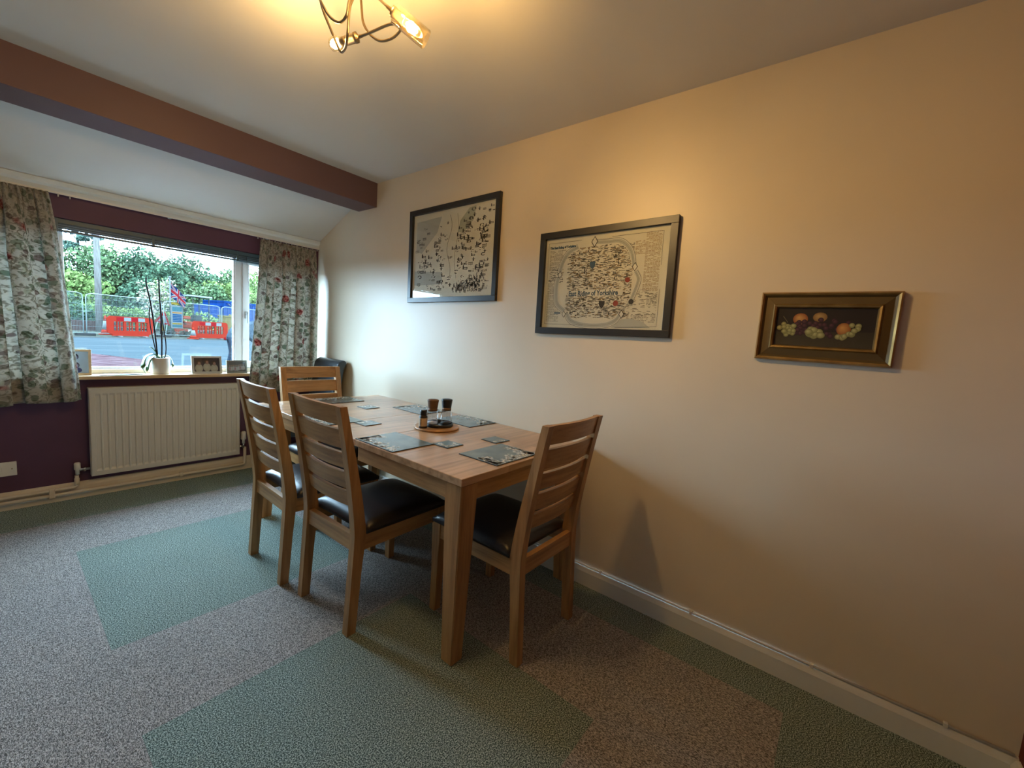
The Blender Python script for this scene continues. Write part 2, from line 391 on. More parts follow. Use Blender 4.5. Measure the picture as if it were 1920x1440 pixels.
# ceiling: flat part, then the slope beyond the beam down to the window wall
m = MB(); m.box(XL-.1, .1, YB-.1, 3.20, ZC, ZC+.12)
m.prism([(3.20, ZC), (3.20, ZC+.14), (YO+.1, 2.12), (YO+.1, 1.95), (YW+.002, 2.035), (3.28, 2.315), (3.20, 2.345)], XL-.1, .1, 'x')
struct(m.build('ceiling', ceil_m))
struct(bx(XL, 0, 3.025, 3.28, 2.231, ZC+.01, .002).build('trim_2', maroon_beam))['label'] = 'maroon painted boxed ceiling beam'
# coving strip over the window wall
m = MB(); m.prism([(YW-.035, 2.045), (YW, 2.05), (YW, 1.985), (YW-.008, 1.985), (YW-.012, 2.005), (YW-.028, 2.02)], XL, 0, 'x')
struct(m.build('trim_3', coving_m))
# skirting boards
prof = [(0, 0), (-.018, 0), (-.018, .075), (-.013, .088), (-.010, .097), (-.004, .100), (0, .100)]
m = MB(); m.prism(prof, YB, YW, 'y'); struct(m.build('baseboard_right', white_gloss))
m = MB(); m.prism([(YW + a, z*1.12) for a, z in prof], XL, -.018, 'x'); struct(m.build('baseboard_window', cream_gloss))
m = MB(); m.prism([(XL - a, z) for a, z in prof], YB, YW-.02, 'y'); struct(m.build('baseboard_left', white_gloss))
m = MB(); m.prism([(YB - a, z) for a, z in prof], XL+.02, -.02, 'x'); struct(m.build('baseboard_rear', white_gloss))

# thin pipe clipped along the top of the right skirting
t = thing('clipped_cable', 'thin white cable clipped along the top of the right-hand skirting board', 'cable', (-.008, 1.5, .105))
MB().tube([(0, YB-1.5+.01, 0), (0, 2.4, 0)], .0045, 8).build('cable_run', white_gloss, t)
for y in (.408, -.042, -.408, .86, 1.3, 1.75, 2.2, 2.65, 3.1, 3.55):
    bx(-.007, .007, y-1.5-.006, y-1.5+.006, -.007, .0085, .002).build('clip', white_gloss, t)

# heating pipes along the window skirting
t = thing('heating_pipes', 'pair of cream painted heating pipes along the window skirting', 'pipe', (-1.62, 3.912, 0))
MB().tube([(XL+1.64, 0, .052), (.985, 0, .052), (1.0, 0, .06), (1.0, 0, .20)], .0115, 10).build('lower_pipe', cream_gloss, t)
MB().tube([(XL+1.64, .002, .086), (-.014, .002, .086), (.0, .002, .095), (.0, .002, .165)], .0105, 10).build('upper_pipe', cream_gloss, t)
bx(-.128, -.102, -.016, .016, .036, .100, .004).build('pipe_clip', cream_gloss, t)
bx(.55, .572, -.014, .018, .036, .068, .004).build('pipe_clip', cream_gloss, t)
MB().lathe([(.013, 0), (.013, .045)], 12).build('pipe_sleeve', cream_gloss, t, loc=(0, .002, .10))

# radiator
R = thing('radiator', 'cream convector radiator with vertical flutes under the window', 'radiator', (-1.11, 3.88, .152))
RX, RH = .443, .60
nf = 24; pts = []
x = -RX+.022; pitch = (2*RX-.044)/nf
path = [(-RX, 0), (-RX+.016, 0)]
for k in range(nf):
    a = -RX+.022+k*pitch
    path += [(a+.004, 0), (a+.009, .007), (a+pitch-.009+.004, .007), (a+pitch-.004+.002, 0)]
path += [(RX, 0)]
m = MB()
zs = [0, .03, .045, RH-.05, RH-.035, RH]
grid = []
for zi, z in enumerate(zs):
    fl_ = 1 if zi in (2, 3) else 0
    grid.append([m.bm.verts.new((px, py*fl_, z)) for px, py in path])
for A, B in zip(grid, grid[1:]):
    for k in range(len(A)-1): m.face([A[k], A[k+1], B[k+1], B[k]])
m.build('front_panel', rad_m, R)
bx(-RX, RX, .048, .052, 0, RH).build('rear_panel', rad_m, R)
bx(-RX-.002, RX+.002, -.001, .054, RH-.008, RH+.004, .002).build('top_grille', rad_m, R)
for s in (-1, 1): bx(min(s*RX, s*(RX-.004)), max(s*RX, s*(RX-.004)), 0, .052, 0, RH-.008, .001).build('side_panel', rad_m, R)
bx(-RX+.004, RX-.004, .004, .048, 0, .006).build('base_channel', rad_m, R)
for s in (-1, 1): bx(s*.3-.015, s*.3+.015, .052, .0695, .1, .5).build('wall_bracket', rad_m, R)
v = MB().lathe([(.011, -.03), (.011, .0), (.016, .004), (.016, .045), (.012, .05)], 14, mx=Matrix.Translation((-.506, .032, .05))).build('valve', white_plastic, R); v['label'] = 'white capped lockshield valve'
MB().tube([(-.506, .032, .05), (-RX-.002, .032, .05)], .009, 10).build('valve_tail', chrome, v)
MB().tube([(-.476, .032, .05), (-.466, .032, .05)], .015, 6).build('union_nut', chrome, v)
v = MB().lathe([(.012, -.02), (.012, .01), (.02, .02), (.02, .075), (.014, .085)], 16, mx=Matrix.Translation((.48, .032, .10))).build('valve', white_plastic, R); v['label'] = 'white thermostatic valve head'
MB().tube([(.48, .032, .06), (RX+.002, .032, .06)], .009, 10).build('valve_tail', chrome, v)
MB().lathe([(.009, 0), (.009, .05)], 10, mx=Matrix.Translation((.48, .032, .04))).build('valve_stem', chrome, v)

# switched wall plate
t = thing('wall_switch_plate', 'white switched socket plate low on the maroon wall', 'wall socket', (-1.947, YW, .26))
bx(-.073, .073, -.010, 0, -.044, .044, .003).build('face_plate', white_plastic, t)
bx(-.02, .014, -.013, -.009, -.012, .012, .002).build('rocker', white_plastic, t)
bx(.050, .056, -.0115, -.009, -.003, .003).build('screw', brushed, t)
bx(-.056, -.050, -.0115, -.009, -.003, .003).build('screw', brushed, t)

# ------------------------------------------------------------------ window
W = struct(thing('window_1', None, None, (0, 0, 0)))
W['label'] = 'white framed picture window with opening side casements'
FY0, FY1 = 4.02, 4.09
m = MB()
m.box(WX0, WX1, FY0, FY1, WZ0, .872, bev=.003); m.box(WX0, WX1, FY0, FY1, 1.79, WZ1, bev=.003)
m.box(WX0, WX0+.05, FY0, FY1, .872, 1.79, bev=.003); m.box(WX1-.05, WX1, FY0, FY1, .872, 1.79, bev=.003)
m.box(-.658, -.605, FY0, FY1, .872, 1.79, bev=.003); m.box(-1.70, -1.645, FY0, FY1, .872, 1.79, bev=.003)
m.build('window_frame', upvc, W)
m = MB(); m.box(-1.645, -.658, FY0+.005, FY0+.03, .872, .884, bev=.002); m.box(-1.645, -1.628, FY0+.005, FY0+.03, .872, 1.79, bev=.002); m.box(-.668, -.658, FY0+.005, FY0+.03, .872, 1.79, bev=.002)
m.build('glazing_bead', upvc, W)
pg = bx(-1.64, -.66, FY0+.030, FY0+.036, .873, 1.789).build('glass_pane', pane_glass, W)
for (a, b) in ((-.605, -.08), (-2.22, -1.70)):
    m = MB(); y0, y1 = FY0-.012, FY0+.045; q = .05
    m.box(a, b, y0, y1, .872, .872+q, bev=.004); m.box(a, b, y0, y1, 1.74, 1.79, bev=.004)
    m.box(a, a+q, y0, y1, .872+q, 1.74, bev=.004); m.box(b-q, b, y0, y1, .872+q, 1.74, bev=.004)
    cs = m.build('casement', upvc, W)
    bx(a+q, b-q, FY0+.015, FY0+.021, .872+q, 1.74).build('glass_pane', pane_glass, cs)
    hx = a+.025 if a > -1 else b-.025
    m = MB(); m.box(hx-.011, hx+.011, y0-.012, y0, 1.29, 1.35, bev=.003); m.box(hx-.008, hx+.008, y0-.034, y0-.010, 1.325, 1.345, bev=.003); m.box(hx-.007, hx+.007, y0-.034, y0-.022, 1.25, 1.34, bev=.003)
    m.build('handle', steel_frame, cs)
# timber sub-sill behind, and the window board
struct(bx(WX0, WX1, YW-.001, FY0+.001, .812, .8255, .0).build('trim_4', pine['x']))
S = struct(bx(WX0-.06, WX1+.02, 3.868, FY0, .812, .838, .006).build('trim_5', pine['x'])); S['label'] = 'pine window board'
struct(bx(WX0, WX1, FY0-.016, FY0, .838, .868, .002).build('trim_6', cream_gloss))

# venetian blind drawn right up
B = thing('venetian_blind', 'dark teal venetian blind drawn up under the window head', 'window blind', (-1.14, 3.968, 1.787))
bx(-1.09, 1.09, -.016, .016, .012, .040, .002).build('headrail', blind_m, B)
for k in range(7): 
    o = bx(-1.085, 1.085, -.0155, .0155, .0065-.0042*k, .0085-.0042*k).build('slat', blind_l if k % 3 == 1 else blind_m, B)
bx(-1.088, 1.088, -.0165, .0165, -.036, -.024, .002).build('bottom_rail', blind_m, B)
for x in (-.52, -.05, .48, .95): bx(x-.008, x+.008, -.0185, .0175, -.038, .042, .001).build('ladder_clip', blind_m, B)
t = MB().tube([(.54, -.022, .02), (.56, -.024, -.3), (.60, -.022, -.52), (.585, -.02, -.8)], .0012, 5).build('pull_cord', black_plastic, B)

# curtain rail and curtains
cr_ = thing('curtain_rail', 'thin white curtain rail with little hooks below the coving', 'curtain rail', (-1.15, 3.905, 1.972))
bx(-1.15, 1.14, -.005, .005, -.006, .006, .001).build('track', white_gloss, cr_)
for x in [-1.1+.05*k for k in range(14)] + [.62+.045*k for k in range(12)]:
    bx(x-.003, x+.003, -.008, .004, -.022, -.004, .001).build('glider_hook', steel_frame, cr_)
for x in (-.7, 0.05, .7): bx(x-.008, x+.008, .004, .045, -.006, .008).build('rail_bracket', steel_frame, cr_)

def curtain(xt0, xt1, xb0, xb1, z0, z1, folds, ybase, seed, label, rise=0.0):
    rnd = random.Random(seed); m = MB(); nx, nz_ = 220, 60
    uv = m.bm.loops.layers.uv.new('UVMap'); ph = [rnd.random()*6.28 for _ in range(4)]
    amps = [rnd.uniform(.6, 1.2) for _ in range(folds*2+4)]
    G = []
    for j in range(nz_+1):
        v = j/nz_; row = []
        for i in range(nx+1):
            u = i/nx; s = v**.8
            xa = xt0 + (xt1-xt0)*u; xb = xb0 + (xb1-xb0)*u
            w_ = u + .010*math.sin(2*PI*u*3+ph[0])
            a = w_*folds*2*PI; k = 0
            head = max(0, 1-v/.09)
            big = (math.sin(a) + .35*math.sin(2*a+ph[1]) + .25*math.sin(.5*a+ph[2]+v*1.5))*amps[k]
            A = .010 + .030*min(1, v/.35)
            y = 3.893 - .055*min(1, v/.3) + big*A*(1-head)*.62 + head*.006*math.sin(u*folds*5*2*PI)
            y += .004*math.sin(u*folds*5*2*PI)*max(0, 1-v/.25)
            x = xa + (xb-xa)*s + .030*amps[k]*math.sin(2*a+ph[3])*min(1, v/.3)*math.sin(PI*min(1, max(0, u*1.0)))**.4 * (.5+.5*abs(math.sin(a*.5+ph[1])))
            z = z0 + (z1-z0)*v + rise*v*u + .006*math.sin(u*2*PI*folds*.5+ph[3])*v
            row.append((m.bm.verts.new((x, min(y, 3.932 if z > .9 else 3.863), z)), (u*1.5*abs(xb1-xb0)*1.2, v*1.3)))
        G.append(row)
    for A_, B_ in zip(G, G[1:]):
        for k in range(nx):
            q = [A_[k], A_[k+1], B_[k+1], B_[k]]; f = m.face([x[0] for x in q], None, True)
            for lp, x in zip(f.loops, q): lp[uv].uv = x[1]
    o = m.build('curtain', curtain_fab); tag(o, label, 'curtain', 'floral curtains at the window')
    so = o.modifiers.new('thick', 'SOLIDIFY'); so.thickness = .0012
    return o
curtain(-2.28, -1.692, -2.30, -1.59, 1.965, .655, 5, 3.872, 3, 'floral patterned lined curtain hanging left of the window, edge swept outwards', .03)
curtain(-.512, -.052, -.620, -.050, 1.955, .67, 4, 3.872, 11, 'floral patterned curtain hanging in the corner right of the window', 0)

# ------------------------------------------------------------------ table
T = thing('dining_table', 'oak extending dining table with chunky tapered legs against the wall', 'table', (-.447, 1.975, 0))
TX, TY = .443, .935
def leg(x, y, sx, sy):
    m = MB(); a, b = .090, .060; ox, oy = x, y
    def ring(w, z): return [(ox, oy, z), (ox - sx*w, oy, z), (ox - sx*w, oy - sy*w, z), (ox, oy - sy*w, z)]
    r = [[m.bm.verts.new(p) for p in ring(w, z)] for w, z in ((b, 0), (.088, .64), (a, .725))]
    for A, B_ in zip(r, r[1:]):
        for k in range(4): m.face([A[k], A[(k+1) % 4], B_[(k+1) % 4], B_[k]])
    m.face(r[0][::-1]); m.face(r[-1]); bmesh.ops.bevel(m.bm, geom=[e for e in m.bm.edges], offset=.003, segments=2, affect='EDGES')
    return m.build('leg', oak['z'], T)
for sx in (-1, 1):
    for sy in (-1, 1): leg(sx*(TX-.006), sy*(TY-.006), sx, sy)
seams = [-TY, 1.76-1.975, 2.13-1.975, TY]
for a, b in zip(seams, seams[1:]):
    g = .0008; bx(-TX, TX, a+g, b-g, .725, .755, .0025).build('top_panel', oak_top, T)
for (a, b) in ((-TY+.094, -.225), (.16, TY-.094)):
    for s in (-1, 1):
        x = s*(TX-.012); bx(min(x, x-s*.022), max(x, x-s*.022), a, b, .655, .7245, .001).build('apron', oak['y'], T)
for s in (-1, 1):
    y = s*(TY-.012); bx(-TX+.094, TX-.094, min(y, y-s*.022), max(y, y-s*.022), .655, .7245, .001).build('apron', oak['x'], T)
for s in (-1, 1): bx(s*.2-.02, s*.2+.02, -.6, .6, .695, .7245).build('runner', oak['y'], T)

# ------------------------------------------------------------------ slatted chairs (local: faces +Y, origin on the floor)
def catmull(pts, n=5):
    return [(v.x, v.y) for v in spline([(a, b, 0) for a, b in pts], n)]
def make_chair(label, cat='chair', group='oak dining chairs'):
    t = thing('dining_chair', label, cat, group=group)
    HW = .2125; pw = .036
    rear = catmull([(-.262, 0), (-.2485, .25), (-.241, .40), (-.243, .47), (-.258, .60), (-.285, .78), (-.320, .975)])
    front = catmull([(-.222, 0), (-.204, .25), (-.189, .40), (-.190, .46), (-.212, .60), (-.248, .78), (-.290, .975)])
    poly = rear + front[::-1]
    def post(s):
        m = MB(); x0 = s*HW; x1 = s*(HW-pw); n = len(rear)
        A = [[m.bm.verts.new((x, y, z)) for y, z in pl] for x in (x0, x1) for pl in (rear, front)]
        def strip(P, Q):
            for k in range(n-1): m.face([P[k], P[k+1], Q[k+1], Q[k]])
        strip(A[0], A[1]); strip(A[2], A[3]); strip(A[0], A[2]); strip(A[1], A[3])
        m.face([A[0][0], A[1][0], A[3][0], A[2][0]]); m.face([A[0][-1], A[1][-1], A[3][-1], A[2][-1]])
        return m.build('back_post', oak['z'], t)
    post(-1); post(1)
    def yc(z):   # centre line of the post at z
        def ip(L):
            for (a, b), (c, d) in zip(L, L[1:]):
                if b <= z <= d: return a + (c-a)*(z-b)/(d-b+1e-9)
            return L[-1][0]
        return ip(rear), ip(front)
    edges = [.540, .604, .620, .694, .711, .780, .797, .879, .896, .975]
    for k in range(5):
        z0, z1 = edges[2*k]+.002, edges[2*k+1]-(.0 if k == 4 else .001)
        m = MB(); n = 12; rows = []
        for i in range(n+1):
            u = -1+2*i/n; x = u*(HW-pw+.0005); bow = -.016*(1-u*u)
            q = []
            for z in (z0, z1):
                ra, fa = yc(z); mid = (ra+fa)/2; fr = fa - .006 if fa-ra > .03 else fa-.002
                q.append((x, fr-.019+bow, z)); q.append((x, fr+bow, z))
            rows.append([m.bm.verts.new(p) for p in (q[0], q[1], q[3], q[2])])
        for A, B_ in zip(rows, rows[1:]):
            for j in range(4): m.face([A[j], A[(j+1) % 4], B_[(j+1) % 4], B_[j]])
        m.face(rows[0]); m.face(rows[-1]); m.build('back_slat', oak['x'], t)
    # front legs, slightly tapered
    for s in (-1, 1):
        m = MB(); x0 = s*HW; rr = []
        for z, w in ((0, .034), (.35, .042), (.425, .042)):
            rr.append([m.bm.verts.new(p) for p in ((x0, .262, z), (x0 - s*w, .262, z), (x0 - s*w, .262-w, z), (x0, .262-w, z))])
        for A, B_ in zip(rr, rr[1:]):
            for j in range(4): m.face([A[j], A[(j+1) % 4], B_[(j+1) % 4], B_[j]])
        m.face(rr[0]); m.face(rr[-1]); m.build('front_leg', oak['z'], t)
    for s in (-1, 1):
        x = s*(HW-.006); bx(min(x, x-s*.02), max(x, x-s*.02), -.188, .222, .355, .424, .001).build('seat_rail', oak['y'], t)
    bx(-HW+.040, HW-.040, .238, .258, .355, .424, .001).build('seat_rail', oak['x'], t)
    bx(-HW+.036, HW-.036, -.232, -.208, .355, .424, .001).build('seat_rail', oak['x'], t)
    # padded seat : domed leather
    m = MB(); nx, ny = 18, 18; x0, x1, y0, y1 = -HW-.004, HW+.004, -.186, .268
    g = []
    for j in range(ny+1):
        row = []
        for i in range(nx+1):
            u = -1+2*i/nx; v = -1+2*j/ny
            cu = math.copysign(abs(u)**.85, u); cv = math.copysign(abs(v)**.85, v)
            edge = (1-abs(u)**5)*(1-abs(v)**5)
            z = .444 + .030*edge**.45 + .012*(1-u*u)*(1-v*v)
            row.append(m.bm.verts.new(((x0+x1)/2+cu*(x1-x0)/2, (y0+y1)/2+cv*(y1-y0)/2, z)))
        g.append(row)
    for A, B_ in zip(g, g[1:]):
        for k in range(nx): m.face([A[k], A[k+1], B_[k+1], B_[k]], None, True)
    bd = [g[0][i] for i in range(nx+1)] + [g[j][nx] for j in range(1, ny+1)] + [g[ny][i] for i in range(nx-1, -1, -1)] + [g[j][0] for j in range(ny-1, 0, -1)]
    lo = [m.bm.verts.new((v.co.x*.995, v.co.y, .4265)) for v in bd]
    for k in range(len(bd)): m.face([bd[k], bd[(k+1) % len(bd)], lo[(k+1) % len(bd)], lo[k]], None, True)
    m.face(lo); m.build('seat_pad', leather, t)
    return t
ch = make_chair('slatted oak chair at the near end of the table, its back towards the camera')
ch.location = (-.4975, 1.118, 0); ch.rotation_euler = (0, 0, .0)
c2 = copy_tree(ch); c2.location = (-.815, 1.690, 0); c2.rotation_euler = (0, 0, -PI/2+.02); c2['label'] = 'slatted oak chair on the window-lit long side of the table, the nearer of the two'
c3 = copy_tree(ch); c3.location = (-.845, 2.225, 0); c3.rotation_euler = (0, 0, -PI/2-.02); c3['label'] = 'slatted oak chair on the long side of the table, the farther one beside the radiator'
c4 = copy_tree(ch); c4.location = (-.505, 2.715, 0); c4.rotation_euler = (0, 0, PI-.02); c4['label'] = 'slatted oak chair at the far end of the table, facing the camera'

# ------------------------------------------------------------------ dark leather chair in the corner (faces -X)
L = thing('leather_chair', 'dark blue leather high-back chair standing in the corner behind the table', 'chair', (-.36, 3.58, 0), (0, 0, PI/2-.03))
# local : faces +Y -> world -X
m = MB(); prof = [(-.27, .40), (-.285, .60), (-.305, .80), (-.325, .93), (-.345, .965), (-.335, .985), (-.305, .99), (-.268, .965), (-.255, .92), (-.235, .78), (-.205, .60), (-.175, .44), (-.19, .40)]
pr = catmull(prof, 3); n = len(pr); rows = []
for x, s in ((-.215, .86), (-.208, .96), (-.195, 1), (.195, 1), (.208, .96), (.215, .86)):
    cy = sum(a for a, b in pr)/n
    rows.append([m.bm.verts.new((x, (a+.25)*s-.25, b if b < .5 else .45+(b-.45)*(1-(1-s)*.15))) for a, b in pr])
for A, B_ in zip(rows, rows[1:]):
    for k in range(n): m.face([A[k], A[(k+1) % n], B_[(k+1) % n], B_[k]], None, True)
m.face(rows[0], None); m.face(rows[-1], None); m.build('backrest', leather_blue, L)
bx(-.218, .218, -.20, .245, .37, .47, .022).build('seat_pad', leather_blue, L)
for s in (-1, 1):
    m = MB(); m.prism([(s*.208, .375), (s*.165, .375), (s*.172, 0), (s*.205, 0)], .19, .232, 'y'); m.build('leg', dark_wood, L)
    m = MB(); m.prism([(-.27, .40), (-.225, .40), (-.265, 0), (-.298, 0)], min(s*.165, s*.208), max(s*.165, s*.208), 'x'); m.build('leg', dark_wood, L)

# ------------------------------------------------------------------ things on the table
ZT = .755
def petals(m, cx, cy, z, r, rnd, mt):
    n = 5; a0 = rnd.random()*6.28
    for k in range(n):
        a = a0 + 2*PI*k/n; c, s = math.cos(a), math.sin(a)
        q = [(0, 0), (.45, .28), (1, .20), (1.05, -.18), (.45, -.28)]
        m.poly([(cx+(x*c-y*s)*r, cy+(x*s+y*c)*r, z) for x, y in q], mt)
def place_mat(name, cx, cy, w, h, rot, label, cat, sides, dens, r, group):
    t = thing(name, label, cat, (cx, cy, ZT), (0, 0, rot), group)
    bx(-w/2, w/2, -h/2, h/2, 0, .0035, .001).build('base_board', mat_edge, t)
    bx(-w/2+.002, w/2-.002, -h/2+.002, h/2-.002, .0034, .0040).build('printed_face', mat_slate, t)
    rnd = random.Random(name+str(cx)); m = MB()
    for (x0, y0, x1, y1, spread) in sides:
        for k in range(dens):
            u = rnd.random(); q = abs(rnd.gauss(0, .5))*spread
            px = x0+(x1-x0)*u; py = y0+(y1-y0)*u
            # spread inwards
            d = Vector((-px, -py)); 
            if abs(x1-x0) > abs(y1-y0): py += q*(-1 if py > 0 else 1)
            else: px += q*(-1 if px > 0 else 1)
            px = max(-w/2+r+.003, min(w/2-r-.003, px)); py = max(-h/2+r+.003, min(h/2-r-.003, py))
            petals(m, px, py, .0043, r*rnd.uniform(.7, 1.1), rnd, None)
    m.build('blossom_print', blossom, t)
    return t
MG = 'slate grey blossom place mats'; CG = 'slate grey blossom coasters'
def pm(x0, x1, y0, y1, label, which, rot=0):
    w, h = x1-x0, y1-y0; e = .010; X, Y = w/2-e, h/2-e; sd = []
    if 'W' in which: sd.append((-X, -Y, -X, Y, .05))
    if 'E' in which: sd.append((X, -Y, X, Y, .05))
    if 'S' in which: sd.append((-X, -Y, X, -Y, .05))
    if 'N' in which: sd.append((-X, Y, X, Y, .05))
    if 'n' in which: sd.append((-X, Y, X*.1, Y, .05))
    if 's' in which: sd.append((-X*.1, -Y, X, -Y, .05))
    if 'w' in which: sd.append((-X, -Y, -X, Y*.1, .05))
    if 'e' in which: sd.append((X, -Y, X, Y*.5, .05))
    place_mat('place_mat', (x0+x1)/2, (y0+y1)/2, w, h, rot, label, 'place mat', sd, 100, .0085, MG)
pm(-.884, -.652, 1.474, 1.768, 'slate place mat with white blossom in front of the nearer side chair', 'Wn')
pm(-.668, -.376, 1.062, 1.288, 'slate place mat with white blossom, at the near end in front of the end chair', 'Swe')
pm(-.242, -.020, 2.082, 2.378, 'slate place mat by the wall, just behind the grinders', 'En')
pm(-.242, -.012, 1.638, 1.935, 'slate place mat by the wall, to the right of the grinders', 'Es')
pm(-.560, -.268, 2.680, 2.905, 'slate place mat at the far end of the table', 'N')
pm(-.872, -.640, 2.085, 2.375, 'slate place mat half hidden behind the nearer side chair', 'Wn')
def coaster(cx, cy, label, which, rot):
    w = .105; X = w/2-.012; sd = []
    if 'S' in which: sd.append((-X, -X, X, -X, .03))
    if 'E' in which: sd.append((X, -X, X, X, .03))
    if 'N' in which: sd.append((-X, X, X, X, .03))
    if 'W' in which: sd.append((-X, -X, -X, X, .03))
    place_mat('coaster', cx, cy, w, w, rot, label, 'coaster', sd, 14, .0075, CG)
coaster(-.598, 1.434, 'square slate coaster touching the left-hand near place mat', 'SW', .03)
coaster(-.340, 1.356, 'square slate coaster just beyond the near end place mat', 'S', -.05)
coaster(-.652, 2.026, 'square slate coaster beside the half hidden place mat, left of the jar', 'N', .04)
coaster(-.380, 2.452, 'square slate coaster nearest the far end of the table', 'N', .03)

c = (-.405, 1.737)
b = thing('round_serving_board', 'round pale wooden serving board under the grinders', 'board', (c[0], c[1], ZT))
MB().lathe([(.118, 0), (.124, .004), (.124, .010), (.119, .013)], 48).build('board', oak['x'], b)
tr = thing('round_tray', 'round black tray holding the two grinders', 'tray', (-.393, 1.735, ZT+.013))
MB().lathe([(.076, 0), (.080, .003), (.080, .018), (.076, .018), (.075, .005), (.0, .005)], 40, closed=False).build('dish', black_plastic, tr)
MB().lathe([(.078, 0), (.0, 0)], 40, closed=False).build('base', black_plastic, tr)
def grinder(x, y, label, head, fill, fr):
    g = thing('grinder', label, 'grinder', (x, y, ZT+.0185), (0, 0, 0), 'glass salt and pepper grinders')
    MB().lathe([(.031, 0), (.033, .003), (.033, .030), (.031, .060), (.025, .082), (.025, .088)], 28, closed=False).build('glass_body', jar_glass, g)
    MB().lathe([(.030, .001), (.030, fr), (.005, fr+.006)], 24).build('filling', fill, g)
    MB().lathe([(.025, .084), (.026, .096), (.031, .136), (.032, .140), (.028, .1435), (.010, .146)], 28).build('lid', head, g)
    MB().lathe([(.0262, .080), (.0262, .096)], 28).build('collar', cork, g)
    return g
grinder(-.432, 1.747, 'glass grinder with brown tapered head, the left one on the black tray', cork, salt, .018)
grinder(-.352, 1.722, 'glass grinder with black tapered head, the right one on the black tray', black_plastic, spice, .010)
j = thing('spice_jar', 'small dark jar with tan label and black cap beside the tray', 'jar', (-.503, 1.738, ZT+.013))
MB().lathe([(.021, 0), (.0225, .003), (.0225, .062), (.017, .070), (.015, .074)], 24).build('jar_body', spice, j)
MB().lathe([(.0228, .012), (.0228, .056)], 24, closed=False).build('jar_label', label_paper, j)
for k in range(5): bx(-.0245, -.0225, -.004+.0, .004, .018+k*.007, .021+k*.007).build('label_lettering', cork, j, rot=(0, 0, .35))
MB().lathe([(.0175, .070), (.0185, .073), (.0185, .096), (.0165, .099)], 24).build('cap', black_plastic, j)

# ------------------------------------------------------------------ windowsill things
SZ = .838
P = thing('potted_orchid', 'flowerless orchid with drooping leaves in a white ceramic pot on the sill', 'potted plant', (-1.168, 3.941, SZ))
MB().lathe([(.050, 0), (.055, .004), (.058, .06), (.060, .118), (.058, .121), (.055, .118), (.053, .10), (.0, .10)], 40, closed=False).build('pot', ceramic, P)
MB().lathe([(.054, .100), (.054, .106), (.02, .110)], 24).build('bark_mix', soil, P)
def leafmesh(pts, w, th=.002):
    m = MB(); sp = spline(pts, 6); n = len(sp); L_, R_, M_ = [], [], []
    for i, p in enumerate(sp):
        u = i/(n-1); d = (sp[min(i+1, n-1)] - sp[max(i-1, 0)]).normalized(); side = d.cross(Vector((0, 0, 1)))
        side = side.normalized() if side.length > .05 else Vector((0, 1, 0))
        ww = w*(math.sin(PI*min(1, u*.93+.07))**.6)
        L_.append(m.bm.verts.new(p+side*ww+Vector((0, 0, .004)))); R_.append(m.bm.verts.new(p-side*ww+Vector((0, 0, .004)))); M_.append(m.bm.verts.new(p))
    for k in range(n-1):
        m.face([L_[k], L_[k+1], M_[k+1], M_[k]], None, True); m.face([M_[k], M_[k+1], R_[k+1], R_[k]], None, True)
    return m
for pts, w in [([(0, 0, .11), (-.04, -.01, .145), (-.085, -.015, .12), (-.10, -.02, .05), (-.085, -.025, -.0)], .019),
               ([(0, .005, .11), (-.03, -.02, .13), (-.062, -.03, .105), (-.078, -.035, .05), (-.082, -.038, .02)], .018),
               ([(0, 0, .11), (-.02, .01, .15), (-.045, .01, .185), (-.058, .008, .192)], .017),
               ([(0, 0, .11), (.03, .0, .135), (.062, -.005, .115), (.072, -.008, .07), (.07, -.01, .045)], .014),
               ([(0, 0, .11), (.01, .03, .13), (.03, .05, .12)], .014)]:
    l_ = leafmesh(pts, w).build('leaf', leaf_g, P); so = l_.modifiers.new('thick', 'SOLIDIFY'); so.thickness = .002
for pts, r in [([(-.012, 0, .10), (-.020, 0, .22), (-.035, 0, .40), (-.05, 0, .53), (-.068, 0, .64), (-.069, 0, .69)], .0048),
               ([(-.014, .004, .10), (-.028, .004, .2), (-.048, .004, .33), (-.055, .004, .44), (-.050, .004, .48)], .0036),
               ([(.010, .0, .10), (.012, 0, .24), (.010, 0, .42), (.003, 0, .58), (.002, 0, .685)], .0048),
               ([(.018, .006, .10), (.034, .006, .14), (.036, .006, .24), (.022, .006, .36), (.012, .006, .47), (.010, .006, .52)], .0036)]:
    MB().tube(spline(pts, 5), r, 7).build('stem', stem_m, P)

def vcol_mesh(polys, name, parent):   # polys : list of (points [(x,y,z)], colours [per point])
    me = bpy.data.meshes.new(name); V = []; F = []; Cc = []
    for p, c in polys:
        F.append(tuple(range(len(V), len(V)+len(p)))); V += p; Cc += c
    me.from_pydata(V, [], F); ca = me.color_attributes.new('Col', 'FLOAT_COLOR', 'POINT')
    for i, c in enumerate(Cc): ca.data[i].color = (*c, 1)
    me.materials.append(printed); o = bpy.data.objects.new(name, me); C.objects.link(o); o.parent = parent; return o
def disc(cx, cz, rx, rz, y, cin, cout, hx=0, hz=0, n=14, rot=0):
    out = []; c_, s_ = math.cos(rot), math.sin(rot)
    rim = [(cx+rx*math.cos(2*PI*k/n)*c_-rz*math.sin(2*PI*k/n)*s_, y, cz+rx*math.cos(2*PI*k/n)*s_+rz*math.sin(2*PI*k/n)*c_) for k in range(n)]
    ce = (cx+hx*rx, y, cz+hz*rz)
    for k in range(n): out.append(([ce, rim[k], rim[(k+1) % n]], [cin, cout, cout]))
    return out
def rectp(x0, x1, z0, z1, y, c): return [([(x0, y, z0), (x1, y, z0), (x1, y, z1), (x0, y, z1)], [c]*4)]
